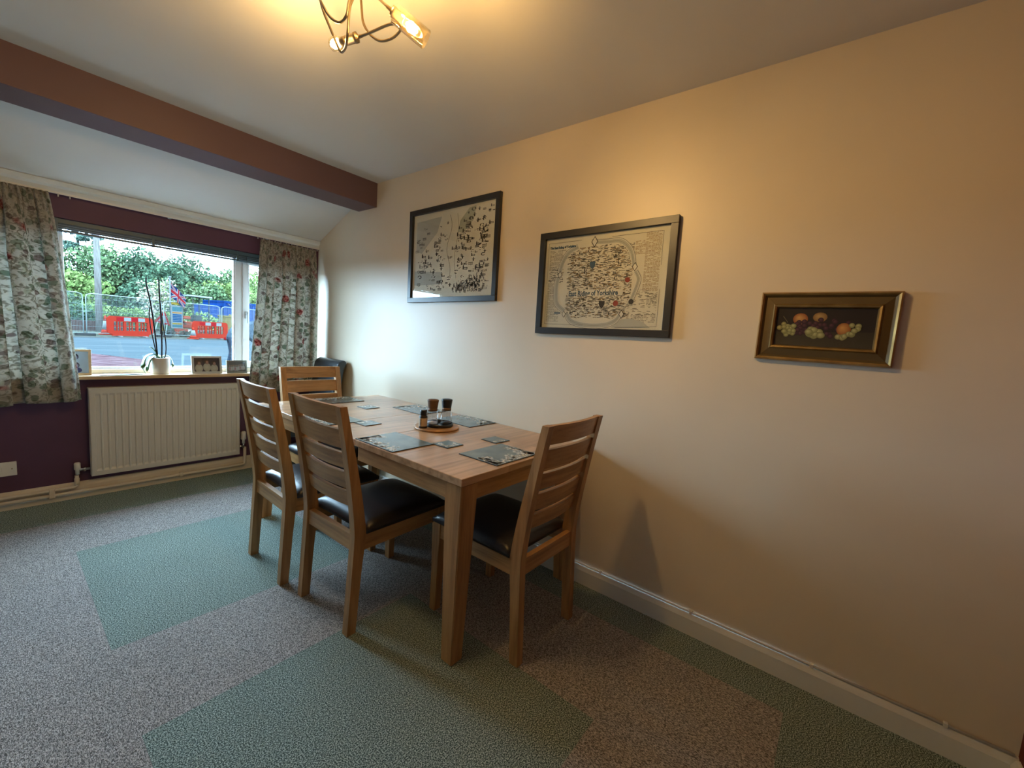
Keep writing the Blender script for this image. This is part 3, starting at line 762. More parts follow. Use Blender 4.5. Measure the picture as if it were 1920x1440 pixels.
def frame_rect(m, w, h, fw, y0, y1, mt=None, bev=.0015):
    m.box(-w/2, w/2, y0, y1, h/2-fw, h/2, mt, bev); m.box(-w/2, w/2, y0, y1, -h/2, -h/2+fw, mt, bev)
    m.box(-w/2, -w/2+fw, y0, y1, -h/2+fw, h/2-fw, mt, bev); m.box(w/2-fw, w/2, y0, y1, -h/2+fw, h/2-fw, mt, bev)

def photo_frame(x, y, w, h, fw, mt, label, lean, yaw, picture):
    t = thing('photo_frame', label, 'photo frame', (x, y, SZ+.001), (-lean, 0, yaw))
    m = MB(); frame_rect(m, w, h, fw, 0, .012); m.build('frame_border', mt, t).location = (0, 0, h/2)
    p = vcol_mesh(picture(w-2*fw, h-2*fw), 'photograph', t); p.location = (0, .006, h/2)
    bx(-w/2+fw*.5, w/2-fw*.5, .008, .011, fw*.5, h-fw*.5).build('backing_board', black_plastic, t)
    g = bx(-w/2+fw, w/2-fw, .0035, .0045, -h/2+fw, h/2-fw).build('glass', pic_glass, t); g.location = (0, 0, h/2)
    m = MB(); m.poly([(-.02, .012, h*.75), (.02, .012, h*.75), (.02, .012+h*.42, -.0), (-.02, .012+h*.42, 0)]); o = m.build('stand', black_plastic, t)
    so = o.modifiers.new('thick', 'SOLIDIFY'); so.thickness = .002; o.rotation_euler = (0, 0, 0)
    return t
def pic_a(w, h):   # two heads on a pale ground
    q = rectp(-w/2, w/2, -h/2, h/2, 0, (.42, .52, .66))
    for cx, cz, s in ((-.006, .034, .020), (-.002, -.022, .019)):
        q += disc(cx, cz+.003, s*1.0, s*1.1, -.0003, (.02, .02, .05), (.03, .03, .08))
        q += disc(cx, cz-.003, s*.72, s*.9, -.0005, (.40, .42, .60), (.22, .25, .45))
    q += disc(.004, -.052, .024, .018, -.0003, (.05, .07, .22), (.06, .08, .25))
    return q
def pic_b(w, h):   # three people against dark
    q = rectp(-w/2, w/2, -h/2, h/2, 0, (.035, .03, .06))
    for cx, cz in ((-.052, .012), (.0, .020), (.048, .010)):
        q += disc(cx, cz-.040, .026, .034, -.0003, (.55, .55, .50), (.40, .40, .38))
        q += disc(cx, cz+.004, .014, .018, -.0004, (.09, .05, .05), (.05, .03, .03))
        q += disc(cx+.002, cz-.002, .010, .014, -.0006, (.42, .26, .25), (.30, .18, .18))
    return [([(max(-w/2, min(w/2, a)), b, max(-h/2, min(h/2, c))) for a, b, c in p], cc) for p, cc in q]
def pic_c(w, h):   # a group in pale clothes
    q = rectp(-w/2, w/2, -h/2, h/2, 0, (.07, .065, .07)); rn = random.Random(4)
    for k in range(9):
        cx = -w/2+.012+k*(w-.024)/8; cz = .010+rn.uniform(-.004, .006)
        q += disc(cx, cz-.024, .010, .018, -.0003, (.5, .48, .5) if k % 3 else (.35, .06, .08), (.35, .33, .36))
        q += disc(cx, cz, .006, .007, -.0005, (.32, .22, .18), (.2, .14, .12))
    return [([(max(-w/2, min(w/2, a)), b, max(-h/2, min(h/2, c))) for a, b, c in p], cc) for p, cc in q]
photo_frame(-1.602, 3.925, .145, .172, .014, pine['x'], 'pale wooden photo frame with two portraits beside the left curtain', .22, -.10, pic_a)
photo_frame(-.885, 3.900, .200, .138, .016, steel_frame, 'silver photo frame showing three people, right of the orchid', .18, .0, pic_b)
photo_frame(-.680, 3.895, .150, .105, .012, pewter, 'small pewter photo frame of a group, partly behind the right curtain', .16, .05, pic_c)
t = thing('oval_dish', 'flat oval grey dish lying on the sill left of the orchid', 'dish', (-1.385, 3.905, SZ))
m = MB(); m.lathe([(.05, 0), (.115, .0015), (.122, .005), (.119, .006), (.05, .003), (.0, .003)], 40, closed=False, mx=Matrix.Diagonal((1, .24, 1, 1))); m.build('dish', blind_l, t)
MB().lathe([(.052, 0), (0, 0)], 40, closed=False, mx=Matrix.Diagonal((1, .24, 1, 1))).build('foot', blind_l, t)

# ------------------------------------------------------------------ pictures on the right wall (local x = to the right, -y = towards the room)
RZ = -PI/2
def text(s, size, x, z, y, parent, mt, name='lettering', bold=0, xs=1.):
    cu = bpy.data.curves.new('t', 'FONT'); cu.body = s; cu.size = size; cu.resolution_u = 2; cu.offset = bold
    o = bpy.data.objects.new('t', cu); C.objects.link(o); dg = bpy.context.evaluated_depsgraph_get()
    me = bpy.data.meshes.new_from_object(o.evaluated_get(dg)); bpy.data.objects.remove(o)
    me.transform(Matrix.Translation((x, y, z)) @ Matrix.Rotation(PI/2, 4, 'X') @ Matrix.Diagonal((xs, 1, 1, 1)))
    me.materials.clear(); me.materials.append(mt)
    n = bpy.data.objects.new(name, me); C.objects.link(n); n.parent = parent; return n
def wall_pic(name, label, y, z, w, h, fw, tilt):
    t = thing(name, label, 'framed picture', (-.002, y, z), (0, math.radians(tilt), RZ))
    m = MB(); frame_rect(m, w, h, fw, -.022, 0, None, .0015); m.build('frame_border', black_frame, t)
    bx(-w/2+.004, w/2-.004, -.004, -.001, -h/2+.004, h/2-.004).build('backing_board', white_paper, t)
    bx(-w/2+fw-.002, w/2-fw+.002, -.0105, -.009, -h/2+fw-.002, h/2-fw+.002).build('glass', pic_glass, t)
    return t
def doodle(m, rnd, cx, cz, w, h, y, mt, kind=None):
    kind = kind if kind is not None else rnd.randrange(5)
    def q(x0, x1, z0, z1): m.poly([(cx+x0*w, y, cz+z0*h), (cx+x1*w, y, cz+z0*h), (cx+x1*w, y, cz+z1*h), (cx+x0*w, y, cz+z1*h)], mt)
    if kind == 0:      # long hall with arches
        q(-.5, .5, .1, .3); q(-.5, .5, -.45, -.3)
        for k in range(5): q(-.48+k*.21, -.38+k*.21, -.3, .1)
    elif kind == 1:    # church
        q(-.5, -.25, -.4, .5); q(-.25, .5, -.4, -.25); q(-.25, .45, 0, .15); q(.35, .5, -.3, .1)
        m.poly([(cx-.5*w, y, cz+.5*h), (cx-.25*w, y, cz+.5*h), (cx-.375*w, y, cz+.85*h)], mt)
    elif kind == 2:    # figure
        q(-.12, .12, -.5, .2); q(-.1, .1, .25, .5); q(-.35, .35, .0, .12)
    elif kind == 3:    # ring
        n = 10
        for k in range(n):
            if rnd.random() < .25: continue
            a, b = 2*PI*k/n, 2*PI*(k+1)/n
            m.poly([(cx+math.cos(a)*w*.5, y, cz+math.sin(a)*h*.5), (cx+math.cos(b)*w*.5, y, cz+math.sin(b)*h*.5), (cx+math.cos(b)*w*.3, y, cz+math.sin(b)*h*.3), (cx+math.cos(a)*w*.3, y, cz+math.sin(a)*h*.3)], mt)
    else:
        for k in range(4):
            a = rnd.uniform(-.5, .3); bz = rnd.uniform(-.5, .3); q(a, a+rnd.uniform(.1, .5), bz, bz+rnd.uniform(.1, .3))
def strokes(m, rnd, x0, x1, z0, z1, n, y, mt, lw=.012, lh=.0016, wob=True):
    for _ in range(n):
        x = rnd.uniform(x0, x1); z = rnd.uniform(z0, z1); l = lw*rnd.uniform(.4, 1.6); hh = lh*rnd.uniform(.6, 1.8); s = rnd.uniform(-.25, .25) if wob else 0
        x2 = min(x+l, x1)
        m.poly([(x, y, z), (x2, y, z+s*l), (x2, y, z+s*l+hh), (x, y, z+hh)], mt)

# picture 1 : the wide map of small drawings
t = wall_pic('framed_map', 'black framed pictorial map dotted with small black drawings, nearer the window', 2.137, 1.818, .855, .645, .034, -.9)
t['group'] = 'framed pictorial maps'
bx(-.385, .385, -.0052, -.0042, -.282, .282).build('map_paper', paper, t)
m = MB(); rnd = random.Random(5); y = -.0056
m.poly([(-.36, y, .24), (-.10, y, .25), (-.14, y, .15), (-.30, y, .02), (-.36, y, .04)], grey_map)
m.poly([(.08, y, .20), (.16, y, .27), (.22, y, .275), (.20, y, .19), (.11, y, .12), (.06, y, .13)], ink_green)
m.poly([(-.37, y, -.10), (-.08, y, -.12), (-.07, y, -.20), (-.37, y, -.20)], grey_map)
for k in range(40):   # coast and river lines
    a = k/40; m.poly([(-.02+.02*math.sin(a*9), y-.0001, .25-.42*a), (-.016+.02*math.sin(a*9), y-.0001, .25-.42*a), (-.016+.02*math.sin((a+.025)*9), y-.0001, .24-.42*a), (-.02+.02*math.sin((a+.025)*9), y-.0001, .24-.42*a)], ink_l)
    m.poly([(.05+.015*math.sin(a*7), y-.0001, .25-.42*a), (.053+.015*math.sin(a*7), y-.0001, .25-.42*a), (.053+.015*math.sin((a+.025)*7), y-.0001, .24-.42*a), (.05+.015*math.sin((a+.025)*7), y-.0001, .24-.42*a)], ink_l)
m.build('coast_print', ink, t)
m = MB(); y = -.0060
for k in range(230):
    x = rnd.uniform(-.35, .34); z = rnd.uniform(-.24, .20)
    if x < 0 and z > .12 and rnd.random() < .7: continue
    if -.05 < x < .06 and rnd.random() < .7: continue
    s = rnd.uniform(.014, .030); doodle(m, rnd, x, z, s*1.5, s*.85, y, ink if rnd.random() < .75 else ink_l)
for k in range(40):
    x = rnd.uniform(.12, .36); z = rnd.uniform(.02, .26); s = rnd.uniform(.016, .03); doodle(m, rnd, x, z, s*1.5, s*.8, y, ink)
for k in range(170):   # dense figures along the lower right
    x = rnd.triangular(.0, .35, .22); z = -.255 + abs(rnd.gauss(0, 1))*.05*(.4+max(0, x)*3); s = rnd.uniform(.006, .018)
    doodle(m, rnd, x, min(z, -.05), s, s*1.5, y, ink, 2 if rnd.random() < .5 else None)
m.build('drawing_print', ink, t)

# picture 2 : the county map
t = wall_pic('framed_map', 'black framed county map headed East Riding of Yorkshire, middle of the wall', 1.019, 1.601, .747, .545, .034, -1.0)
t['group'] = 'framed pictorial maps'
bx(-.345, .345, -.0052, -.0042, -.245, .245).build('map_paper', paper, t)
y = -.0056; m = MB(); rnd = random.Random(9)
def ring(m, pts, wd, mt, y):
    n = len(pts)
    for k in range(n-1):
        a, b = Vector(pts[k]), Vector(pts[k+1]); d = (b-a); 
        if d.length < 1e-6: continue
        nn = Vector((-d.y, d.x)).normalized()*wd/2
        m.poly([(a.x-nn.x, y, a.y-nn.y), (b.x-nn.x, y, b.y-nn.y), (b.x+nn.x, y, b.y+nn.y), (a.x+nn.x, y, a.y+nn.y)], mt)
def cpts(l, k=8): return [(v.x, v.y) for v in spline([(a, b, 0) for a, b in l], k)]
# tan text blocks both sides
m2 = MB()
m2.poly([(-.318, y, -.215), (-.20, y, -.215), (-.20, y, -.02), (-.318, y, -.02)], ink_green)
for (xa, xb, za, zb, mt_) in ((.20, .295, -.05, .215, ink_tan), (-.315, -.255, -.20, .0, ink_tan), (.215, .30, -.05, .22, ink_tan)):
    pass
def column(x0, x1, z0, z1, pitch, mt_, gap=.15):
    z = z1
    while z > z0:
        x = x0
        while x < x1-.004:
            l = rnd.uniform(.006, .016)
            if rnd.random() > gap: m.poly([(x, y-.0002, z), (min(x+l, x1), y-.0002, z), (min(x+l, x1), y-.0002, z-pitch*.42), (x, y-.0002, z-pitch*.42)], mt_)
            x += l+.0025
        z -= pitch
column(-.312, -.170, .12, .175, .0065, ink_l); column(-.312, -.235, .07, .115, .0065, ink_l)
column(-.315, -.262, -.205, .02, .0060, ink_l); column(-.262, -.235, -.205, -.10, .0060, ink_l)
column(.225, .300, -.06, .215, .0060, ink_tan, .1); column(.175, .225, .12, .18, .0065, ink_tan, .2); column(.25, .30, -.12, -.07, .006, ink_l)
column(.16, .30, -.205, -.165, .007, ink_l, .3)
# drawings that fill the county
strokes(m, rnd, -.20, .17, -.185, .175, 900, y-.0003, ink_l, .016, .0026)
strokes(m, rnd, -.20, .17, -.185, .175, 520, y-.0004, ink, .012, .0019)
strokes(m, rnd, -.20, .17, -.185, .175, 260, y-.0004, ink_tan, .014, .0028)
strokes(m, rnd, -.315, -.22, .0, .075, 70, y-.0004, ink, .012, .002)
strokes(m, rnd, .17, .30, -.19, -.05, 90, y-.0003, ink_l, .014, .002)
for k in range(60): doodle(m, rnd, rnd.uniform(-.18, .15), rnd.uniform(-.17, .16), .018, .012, y-.0005, ink)
m.build('drawing_print', ink, t)
m = MB()
ribs = [[(-.245, .06), (-.23, .11), (-.195, .16), (-.14, .185)], [(-.06, .20), (.02, .195), (.10, .19), (.155, .14), (.175, .07)],
        [(.185, .04), (.205, .0), (.19, -.06), (.165, -.12)], [(-.255, .03), (-.262, -.04), (-.25, -.11), (-.20, -.15)],
        [(-.185, -.165), (-.15, -.205), (-.06, -.225), (.04, -.222), (.10, -.20), (.125, -.165)]]
for l in ribs:
    c_ = cpts(l); ring(m, c_, .026, grey_map, y-.0006); ring(m, [(a*1.035, b*1.04) for a, b in c_], .003, white_paper, y-.0008); ring(m, [(a*.94, b*.935) for a, b in c_], .003, white_paper, y-.0008)
    ring(m, [(a*1.05, b*1.055) for a, b in c_], .0012, ink, y-.0009); ring(m, [(a*.985, b*.985) for a, b in c_], .0012, ink_l, y-.0009)
for cx, cz, r in ((-.045, .200, .024), (-.24, .045, .018), (.18, .06, .018), (-.20, -.165, .016), (.13, -.165, .018)):
    m.poly([(cx, y-.0010, cz-r*1.2), (cx+r*.8, y-.0010, cz), (cx, y-.0010, cz+r*1.2), (cx-r*.8, y-.0010, cz)], ink)
    m.poly([(cx, y-.0012, cz-r*.95), (cx+r*.6, y-.0012, cz), (cx, y-.0012, cz+r*.95), (cx-r*.6, y-.0012, cz)], white_paper)
def shield(m, cx, cz, s, mt_): m.poly([(cx-s, y-.0011, cz+s), (cx-s, y-.0011, cz), (cx-s*.6, y-.0011, cz-s*.8), (cx, y-.0011, cz-s*1.4), (cx+s*.6, y-.0011, cz-s*.8), (cx+s, y-.0011, cz), (cx+s, y-.0011, cz+s)], mt_)
shield(m, -.048, .085, .016, ink_blue); shield(m, .02, -.115, .016, ink)
for q in disc(.095, -.112, .014, .014, y-.0011, (0,)*3, (0,)*3): m.poly(q[0], ink_red)
for q in disc(.148, .0, .013, .013, y-.0011, (0,)*3, (0,)*3): m.poly(q[0], ink_red)
for q in disc(.175, -.105, .013, .013, y-.0011, (0,)*3, (0,)*3): m.poly(q[0], ink)
m.poly([(-.262, y-.001, -.155), (-.222, y-.001, -.155), (-.222, y-.001, -.163), (-.262, y-.001, -.163)], ink_blue)
m.poly([(.08, y-.0005, -.23), (.28, y-.0005, -.23), (.24, y-.0005, -.20), (.17, y-.0005, -.185), (.13, y-.0005, -.19)], grey_map)
# thin border line
for l in ([(-.322, .0), (-.322, .215), (-.12, .215)], [(-.322, -.06), (-.322, -.218), (-.08, -.222)], [(.05, .215), (.305, .215), (.305, .06)], [(.308, -.05), (.308, -.222), (.10, -.232)]):
    ring(m, l, .0014, ink, y-.0008)
m.build('ribbon_print', ink, t)
bk_ = MB(); bk_.poly([(-.185, y-.0013, -.073), (.128, y-.0013, -.073), (.128, y-.0013, -.042), (-.185, y-.0013, -.042)], paper); bk_.build('title_scroll', paper, t)
text('East Riding of Yorkshire', .036, -.178, -.070, y-.0016, t, ink_blue, 'lettering', .0012, .80)
text('The East Riding of Yorkshire', .0175, -.312, .184, y-.0016, t, ink_blue, 'lettering', .0009, .78)

# picture 3 : still life in gilt frame
w_, h_ = .418, .262
t = thing('framed_painting', 'small gilt framed still life painting of grapes and peaches, right of the maps', 'framed picture', (-.002, .0825, 1.404), (0, 0, RZ))
steps = [(0, .0, -.012), (.006, -.0, -.024), (.012, 0, -.020), (.020, 0, -.012), (.045, 0, -.016), (.050, 0, -.022), (.056, 0, -.020), (.060, 0, -.010)]
m = MB(); rings = []
for d, _, yy in [(0, 0, 0)] + steps:
    X, Z = w_/2-d, h_/2-d; rings.append([m.bm.verts.new(p) for p in ((-X, yy, -Z), (X, yy, -Z), (X, yy, Z), (-X, yy, Z))])
for k, (A, B_) in enumerate(zip(rings, rings[1:])):
    for i in range(4): m.face([A[i], A[(i+1) % 4], B_[(i+1) % 4], B_[i]], gold_dark if k in (3, 4) else gold)
m.build('frame_border', gold, t)
iw, ih = w_-.118, h_-.118
q = rectp(-iw/2, iw/2, -ih/2, ih/2, 0, (.018, .011, .008)) + [([(-iw/2, -.0001, -ih/2), (iw/2, -.0001, -ih/2), (iw/2, -.0001, -.012), (-iw/2, -.0001, -.020)], [(.06, .045, .022), (.05, .038, .018), (.03, .022, .012), (.04, .03, .015)])]
rn = random.Random(12); lay = [.0002]
def fruit(cx, cz, rx, rz, ci, co): 
    global q; lay[0] += .00001; q += disc(cx, cz, rx, rz, -lay[0], ci, co, -.25, .25, 16)
fruit(-.072, .030, .024, .022, (.62, .34, .10), (.26, .07, .02)); fruit(-.012, .038, .022, .018, (.48, .30, .10), (.22, .11, .03))
for k in range(46): 
    cx = rn.uniform(-.085, .075); cz = rn.uniform(-.035, .028) - abs(cx)*.12 + .004; fruit(cx, cz, .0085, .0085, (.11, .035, .05), (.025, .008, .014))
fruit(.062, -.004, .021, .023, (.62, .33, .09), (.27, .08, .02))
def bunch(x0, z0, sx, sz, n, s):
    for k in range(n): fruit(x0+rn.uniform(-sx, sx), z0+rn.uniform(-sz, sz), s*rn.uniform(.9, 1.15), s*rn.uniform(.9, 1.1), (.50, .48, .22), (.17, .17, .06))
bunch(-.112, -.010, .026, .022, 22, .0085); bunch(-.020, -.022, .028, .016, 14, .0115); bunch(.052, -.030, .016, .008, 4, .010); bunch(.092, -.006, .014, .022, 7, .0095)
for k in range(8): q += rectp(-.128+k*.0022, -.1265+k*.0022, .036-k*.003, .040-k*.003, -.0002, (.2, .17, .1))
o = vcol_mesh(q, 'painted_canvas', t); o.location = (0, -.0095, 0)
bx(-iw/2-.004, iw/2+.004, -.009, -.002, -ih/2-.004, ih/2+.004).build('backing_board', gold_dark, t)

# small nail hole marks left on the wall
# ------------------------------------------------------------------ ceiling lamp
Lp = thing('ceiling_light', 'twisted bronze ceiling light with bare bulb and clear glass tube shade', 'ceiling light', (-1.13, 1.365, ZC))
def rel(l): return [(a+1.13, b-1.365, c-ZC) for a, b, c in l]
MB().lathe([(.050, -.0), (.050, -.018), (.040, -.028), (.01, -.030)], 32).build('ceiling_rose', brushed, Lp)
arms = [[(-1.135, 1.405, 2.383), (-1.132, 1.4, 2.33), (-1.132, 1.389, 2.29), (-1.123, 1.373, 2.26), (-1.107, 1.353, 2.24), (-1.092, 1.333, 2.235), (-1.078, 1.302, 2.24), (-1.077, 1.27, 2.245), (-1.08, 1.254, 2.25), (-1.098, 1.248, 2.25), (-1.112, 1.269, 2.25), (-1.126, 1.321, 2.245), (-1.138, 1.364, 2.24), (-1.146, 1.399, 2.24)],
        [(-1.15, 1.38, 2.383), (-1.189, 1.371, 2.3), (-1.193, 1.375, 2.22), (-1.176, 1.417, 2.2), (-1.169, 1.454, 2.2), (-1.182, 1.455, 2.21), (-1.2, 1.471, 2.26), (-1.22, 1.484, 2.31), (-1.245, 1.46, 2.335), (-1.27, 1.40, 2.34), (-1.29, 1.33, 2.32)],
        [(-1.16, 1.37, 2.383), (-1.202, 1.352, 2.3), (-1.212, 1.35, 2.25), (-1.214, 1.384, 2.24), (-1.23, 1.407, 2.25), (-1.252, 1.413, 2.27), (-1.28, 1.386, 2.28), (-1.29, 1.30, 2.29), (-1.25, 1.22, 2.30)],
        [(-1.145, 1.335, 2.383), (-1.155, 1.298, 2.33), (-1.159, 1.245, 2.28), (-1.158, 1.211, 2.25), (-1.15, 1.2, 2.24)]]
for a in arms: MB().tube(spline(rel(a), 6), .0042, 8).build('arm', brushed, Lp)
def lamp_head(p0, p1, p2, tube, lit=True):
    p0, p1, p2 = [Vector(v) for v in rel([p0, p1, p2])]; d = (p2-p0).normalized()
    q = d.to_track_quat('Z', 'Y').to_matrix().to_4x4(); mx = Matrix.Translation(p0) @ q
    sk = MB().lathe([(.005, -.018), (.006, -.004), (.016, .0), (.016, .010), (.0145, .011), (.0145, .040), (.012, .042)], 24, mx=mx).build('lamp_socket', brushed, Lp)
    if tube:
        MB().lathe([(.026, .012), (.0275, .012), (.0275, .118), (.026, .118), (.026, .012)], 32, mx=mx, closed=False).build('glass_shade', tube_glass, Lp)
    else:
        MB().lathe([(.0135, .040), (.0135, .062), (.011, .064)], 20, mx=mx).build('socket_sleeve', brushed, sk)
        MB().lathe([(.0145, .060), (.021, .070), (.023, .082), (.018, .098), (.006, .106)], 20, mx=mx, closed=False).build('glass_shade', tube_glass, Lp)
    bz = .068 if tube else .082
    MB().lathe([(.004, bz-.020), (.0105, bz-.012), (.013, bz), (.0105, bz+.012), (.004, bz+.019)], 16, mx=mx).build('bulb', bulb_m, Lp)
    for typ, k in (('POINT', .22), ('SPOT', .85)):   # spot added at each bulb so less of its light strikes the ceiling
        ld = bpy.data.lights.new('bulb_light', typ); ld.energy = BULB_W*k; ld.color = (1, .64, .26); ld.shadow_soft_size = .02
        if typ == 'SPOT': ld.spot_size = math.radians(172); ld.spot_blend = 1
        lo = bpy.data.objects.new('bulb_light', ld); C.objects.link(lo); lo.parent = Lp
        lo.location = mx @ Vector((0, 0, bz)); lo.rotation_euler = (-d).to_track_quat('Z', 'Y').to_euler()
lamp_head((-1.146, 1.399, 2.24), (-1.17, 1.45, 2.23), (-1.190, 1.490, 2.222), False)
lamp_head((-1.150, 1.200, 2.24), (-1.12, 1.18, 2.22), (-1.060, 1.137, 2.182), True)
lamp_head((-1.25, 1.22, 2.30), (-1.24, 1.18, 2.29), (-1.215, 1.10, 2.275), True)  # third head, out of view, added for light and reflections

# ------------------------------------------------------------------ outdoors
GZ = -.04
struct(bx(-40, 60, 4.2, 120, GZ-.3, GZ-.06).build('ground', verge_m))
def slab(poly, z0, z1, mt, name='trim_7'):
    m = MB(); m.prism(poly, z0, z1, 'z'); return struct(m.build(name, mt))
# road runs along y = 27 + .54 (x - .96) at its far kerb
def yl(x, off): return off + .33*(x-1.5)
slab([(-40, yl(-40, 17.6)), (60, yl(60, 17.6)), (60, yl(60, 27.3)), (-40, yl(-40, 27.3))], GZ-.06, GZ, asphalt, 'road')
slab([(-40, yl(-40, 27.3)), (60, yl(60, 27.3)), (60, yl(60, 27.5)), (-40, yl(-40, 27.5))], GZ-.06, GZ+.04, kerb_m, 'far_kerb')
slab([(-40, yl(-40, 27.5)), (60, yl(60, 27.5)), (60, yl(60, 40)), (-40, yl(-40, 40))], GZ-.06, GZ+.03, verge_m, 'far_pavement')
slab([(-30, 4.2), (.9, 4.2), (.75, 15.4), (-.4, 18.2), (-30, 8.2)], GZ-.06, GZ+.004, pavers_m, 'block_paving')
slab([(.9, 4.2), (40, 4.2), (40, 31), (-.4, 18.6), (.75, 15.4)], GZ-.06, GZ+.001, asphalt, 'side_road')
slab([(1.05, 4.2), (40, 4.2), (40, 12.5), (1.32, 12.3)], GZ-.06, GZ+.006, grass_m, 'front_grass')

def heras(i, x0, y0, ang, label):
    t = thing('fence_panel', label, 'fence panel', (x0, y0, GZ+.03), (0, 0, ang), 'steel mesh site fence panels')
    L_, H = 3.42, 2.0; r = .021; c_ = .22
    pts = [(0.04, 0, .12), (0.04, 0, H-c_), (.07, 0, H-.07), (.04+c_, 0, H), (L_-c_, 0, H), (L_-.03, 0, H-.07), (L_, 0, H-c_), (L_, 0, .12)]
    m = MB(); m.tube(pts, r, 8); m.tube([(.04, 0, .0), (.04, 0, .14)], r*.9, 8); m.tube([(L_, 0, .0), (L_, 0, .14)], r*.9, 8); m.tube([(.04, 0, .13), (L_, 0, .13)], r*.8, 6)
    m.build('tube_frame', galv, t)
    m = MB()
    for k in range(1, 62): x = .04+k*(L_-.04)/62; m.tube([(x, 0, .13), (x, 0, H-.01)], .0032, 3, cap=False)
    for z in (.45, .80, 1.15, 1.5, 1.78): m.tube([(.04, 0, z), (L_, 0, z)], .0045, 3, cap=False)
    tag(m.build('mesh_infill', galv, t), kind='stuff')
    f = bx(-.36, .36, -.11, .11, -.0, .13, .02).build('rubber_foot', rubber, t); f.location = (-.02, 0, 0)
    return t
fa = math.atan(.33)*1.35
px, py = .94-3.5*math.cos(fa), 28.2-3.5*math.sin(fa)
for i in range(4):
    heras(i, px, py, fa, ['steel mesh fence panel cut off by the left window frame', 'steel mesh fence panel in front of the hedge and left barrier', 'steel mesh fence panel with the site notice hung on it', 'steel mesh fence panel in front of the blue container'][i])
    px += 3.5*math.cos(fa); py += 3.5*math.sin(fa)

def barrier(x, y, ang, label):
    t = thing('road_barrier', label, 'barrier', (x, y, GZ+.04), (0, 0, ang), 'orange plastic road barriers')
    Wd, H = 2.0, 1.0; m = MB()
    # shell drawn as bars round three windows
    m.prism([(-.98, .18), (-.80, .12), (-.80, .04), (.80, .04), (.80, .12), (.98, .18), (1.0, .30), (1.0, .30), (-1.0, .30)], -.04, .04, 'y')
    m.prism([(-1.0, .74), (1.0, .74), (.97, .92), (.88, 1.0), (-.88, 1.0), (-.97, .92)], -.04, .04, 'y')
    for a, b in ((-1.0, -.74), (-.32, -.22), (.22, .32), (.74, 1.0)): m.box(a, b, -.04, .04, .30, .74)
    for cx in (-.53, 0, .53): m.box(cx-.075, cx-.045, -.025, .025, .30, .74); m.box(cx+.045, cx+.075, -.025, .025, .30, .74); m.box(cx-.21, cx+.21, -.02, .02, .51, .54)
    m.build('barrier_body', barrier_m, t)
    for k, a in enumerate((-.62, -.31, 0, .31)):
        bx(a-.0, a+.31, -.046, -.038, .78, .96).build('reflective_strip', barrier_w if k in (1, 3) else barrier_r, t)
    for s in (-1, 1): bx(s*.55-.05, s*.55+.05, -.26, .26, -.0, .05, .015).build('foot', barrier_w, t)
    return t
barrier(2.55, 28.25, .40, 'orange plastic road barrier in front of the hedge, behind the orchid')
barrier(6.25, 29.4, .30, 'orange plastic road barrier in front of the yellow box, right of the site notice')
def cone(x, y, h, label, r=1.0):
    t = thing('traffic_cone', label, 'traffic cone', (x, y, GZ+.035), group='orange traffic cones')
    bx(-.2*r, .2*r, -.2*r, .2*r, 0, .05, .01).build('base', cone_o, t)
    MB().lathe([(.15*r, .05), (.115*r, .05+h*.22)], 20).build('lower_body', cone_o, t)
    MB().lathe([(.116*r, .05+h*.22), (.065*r, .05+h*.68)], 20).build('reflective_sleeve', barrier_w, t)
    MB().lathe([(.064*r, .05+h*.68), (.028*r, h)], 20).build('tip', cone_o, t)
cone(1.85, 30.0, .98, 'tall orange and white cone at the left end of the left barrier', 1.25)
cone(5.25, 28.75, .64, 'small orange and white cone in front of the right barrier', 1.15)
t = thing('rubber_fence_block', 'low red plastic block lying at the foot of the right barrier', 'block', (7.15, 29.1, GZ+.04), (0, 0, .3))
bx(-.3, .3, -.12, .12, 0, .14, .03).build('block', barrier_r, t)

t = thing('site_notice', 'white and blue printed site notice hung on the fence', 'sign', (4.80, 29.93, .50), (0, 0, fa))
bx(-.34, .32, -.012, .0, 0, 1.30, .004).build('notice_sheet', sign_w, t)
bx(-.27, .27, -.016, -.012, .98, 1.22).build('header_panel', sign_t, t)
bx(-.27, .27, -.016, -.012, .85, .92).build('orange_band', sign_o, t)
for k in range(5): bx(-.25, .25, -.016, -.012, .38+.09*k, .445+.09*k).build('text_panel', sign_b, t)
bx(-.27, .27, -.016, -.012, .24, .30).build('yellow_band', sign_y, t); bx(-.27, .27, -.016, -.012, .08, .20).build('footer_panel', sign_t, t)
bx(-.28, .34, .02, .04, 1.34, 1.46).build('top_board', sign_y, t)
# road works triangle and yellow arrow board behind the orchid
t = thing('road_works_sign', 'red bordered triangular road works sign leaning behind the orchid stems', 'sign', (4.15, 30.6, GZ+.03), (-.1, .25, .35))
MB().prism([(-.42, .75), (.42, .75), (0, 1.5)], -.012, .0, 'y').build('sign_plate', barrier_r, t)
MB().prism([(-.26, .84), (.26, .84), (0, 1.32)], -.016, -.012, 'y').build('sign_face', sign_w, t)
MB().prism([(.05, .35), (.22, .35), (.0, 1.02), (-.17, 1.02)], -.02, -.012, 'y').build('arrow_strip', sign_y, t)
m = MB(); m.tube([(-.3, 0, 0), (-.25, 0, .8)], .02, 6); m.tube([(.3, 0, 0), (.25, 0, .8)], .02, 6); m.build('sign_frame', galv, t)

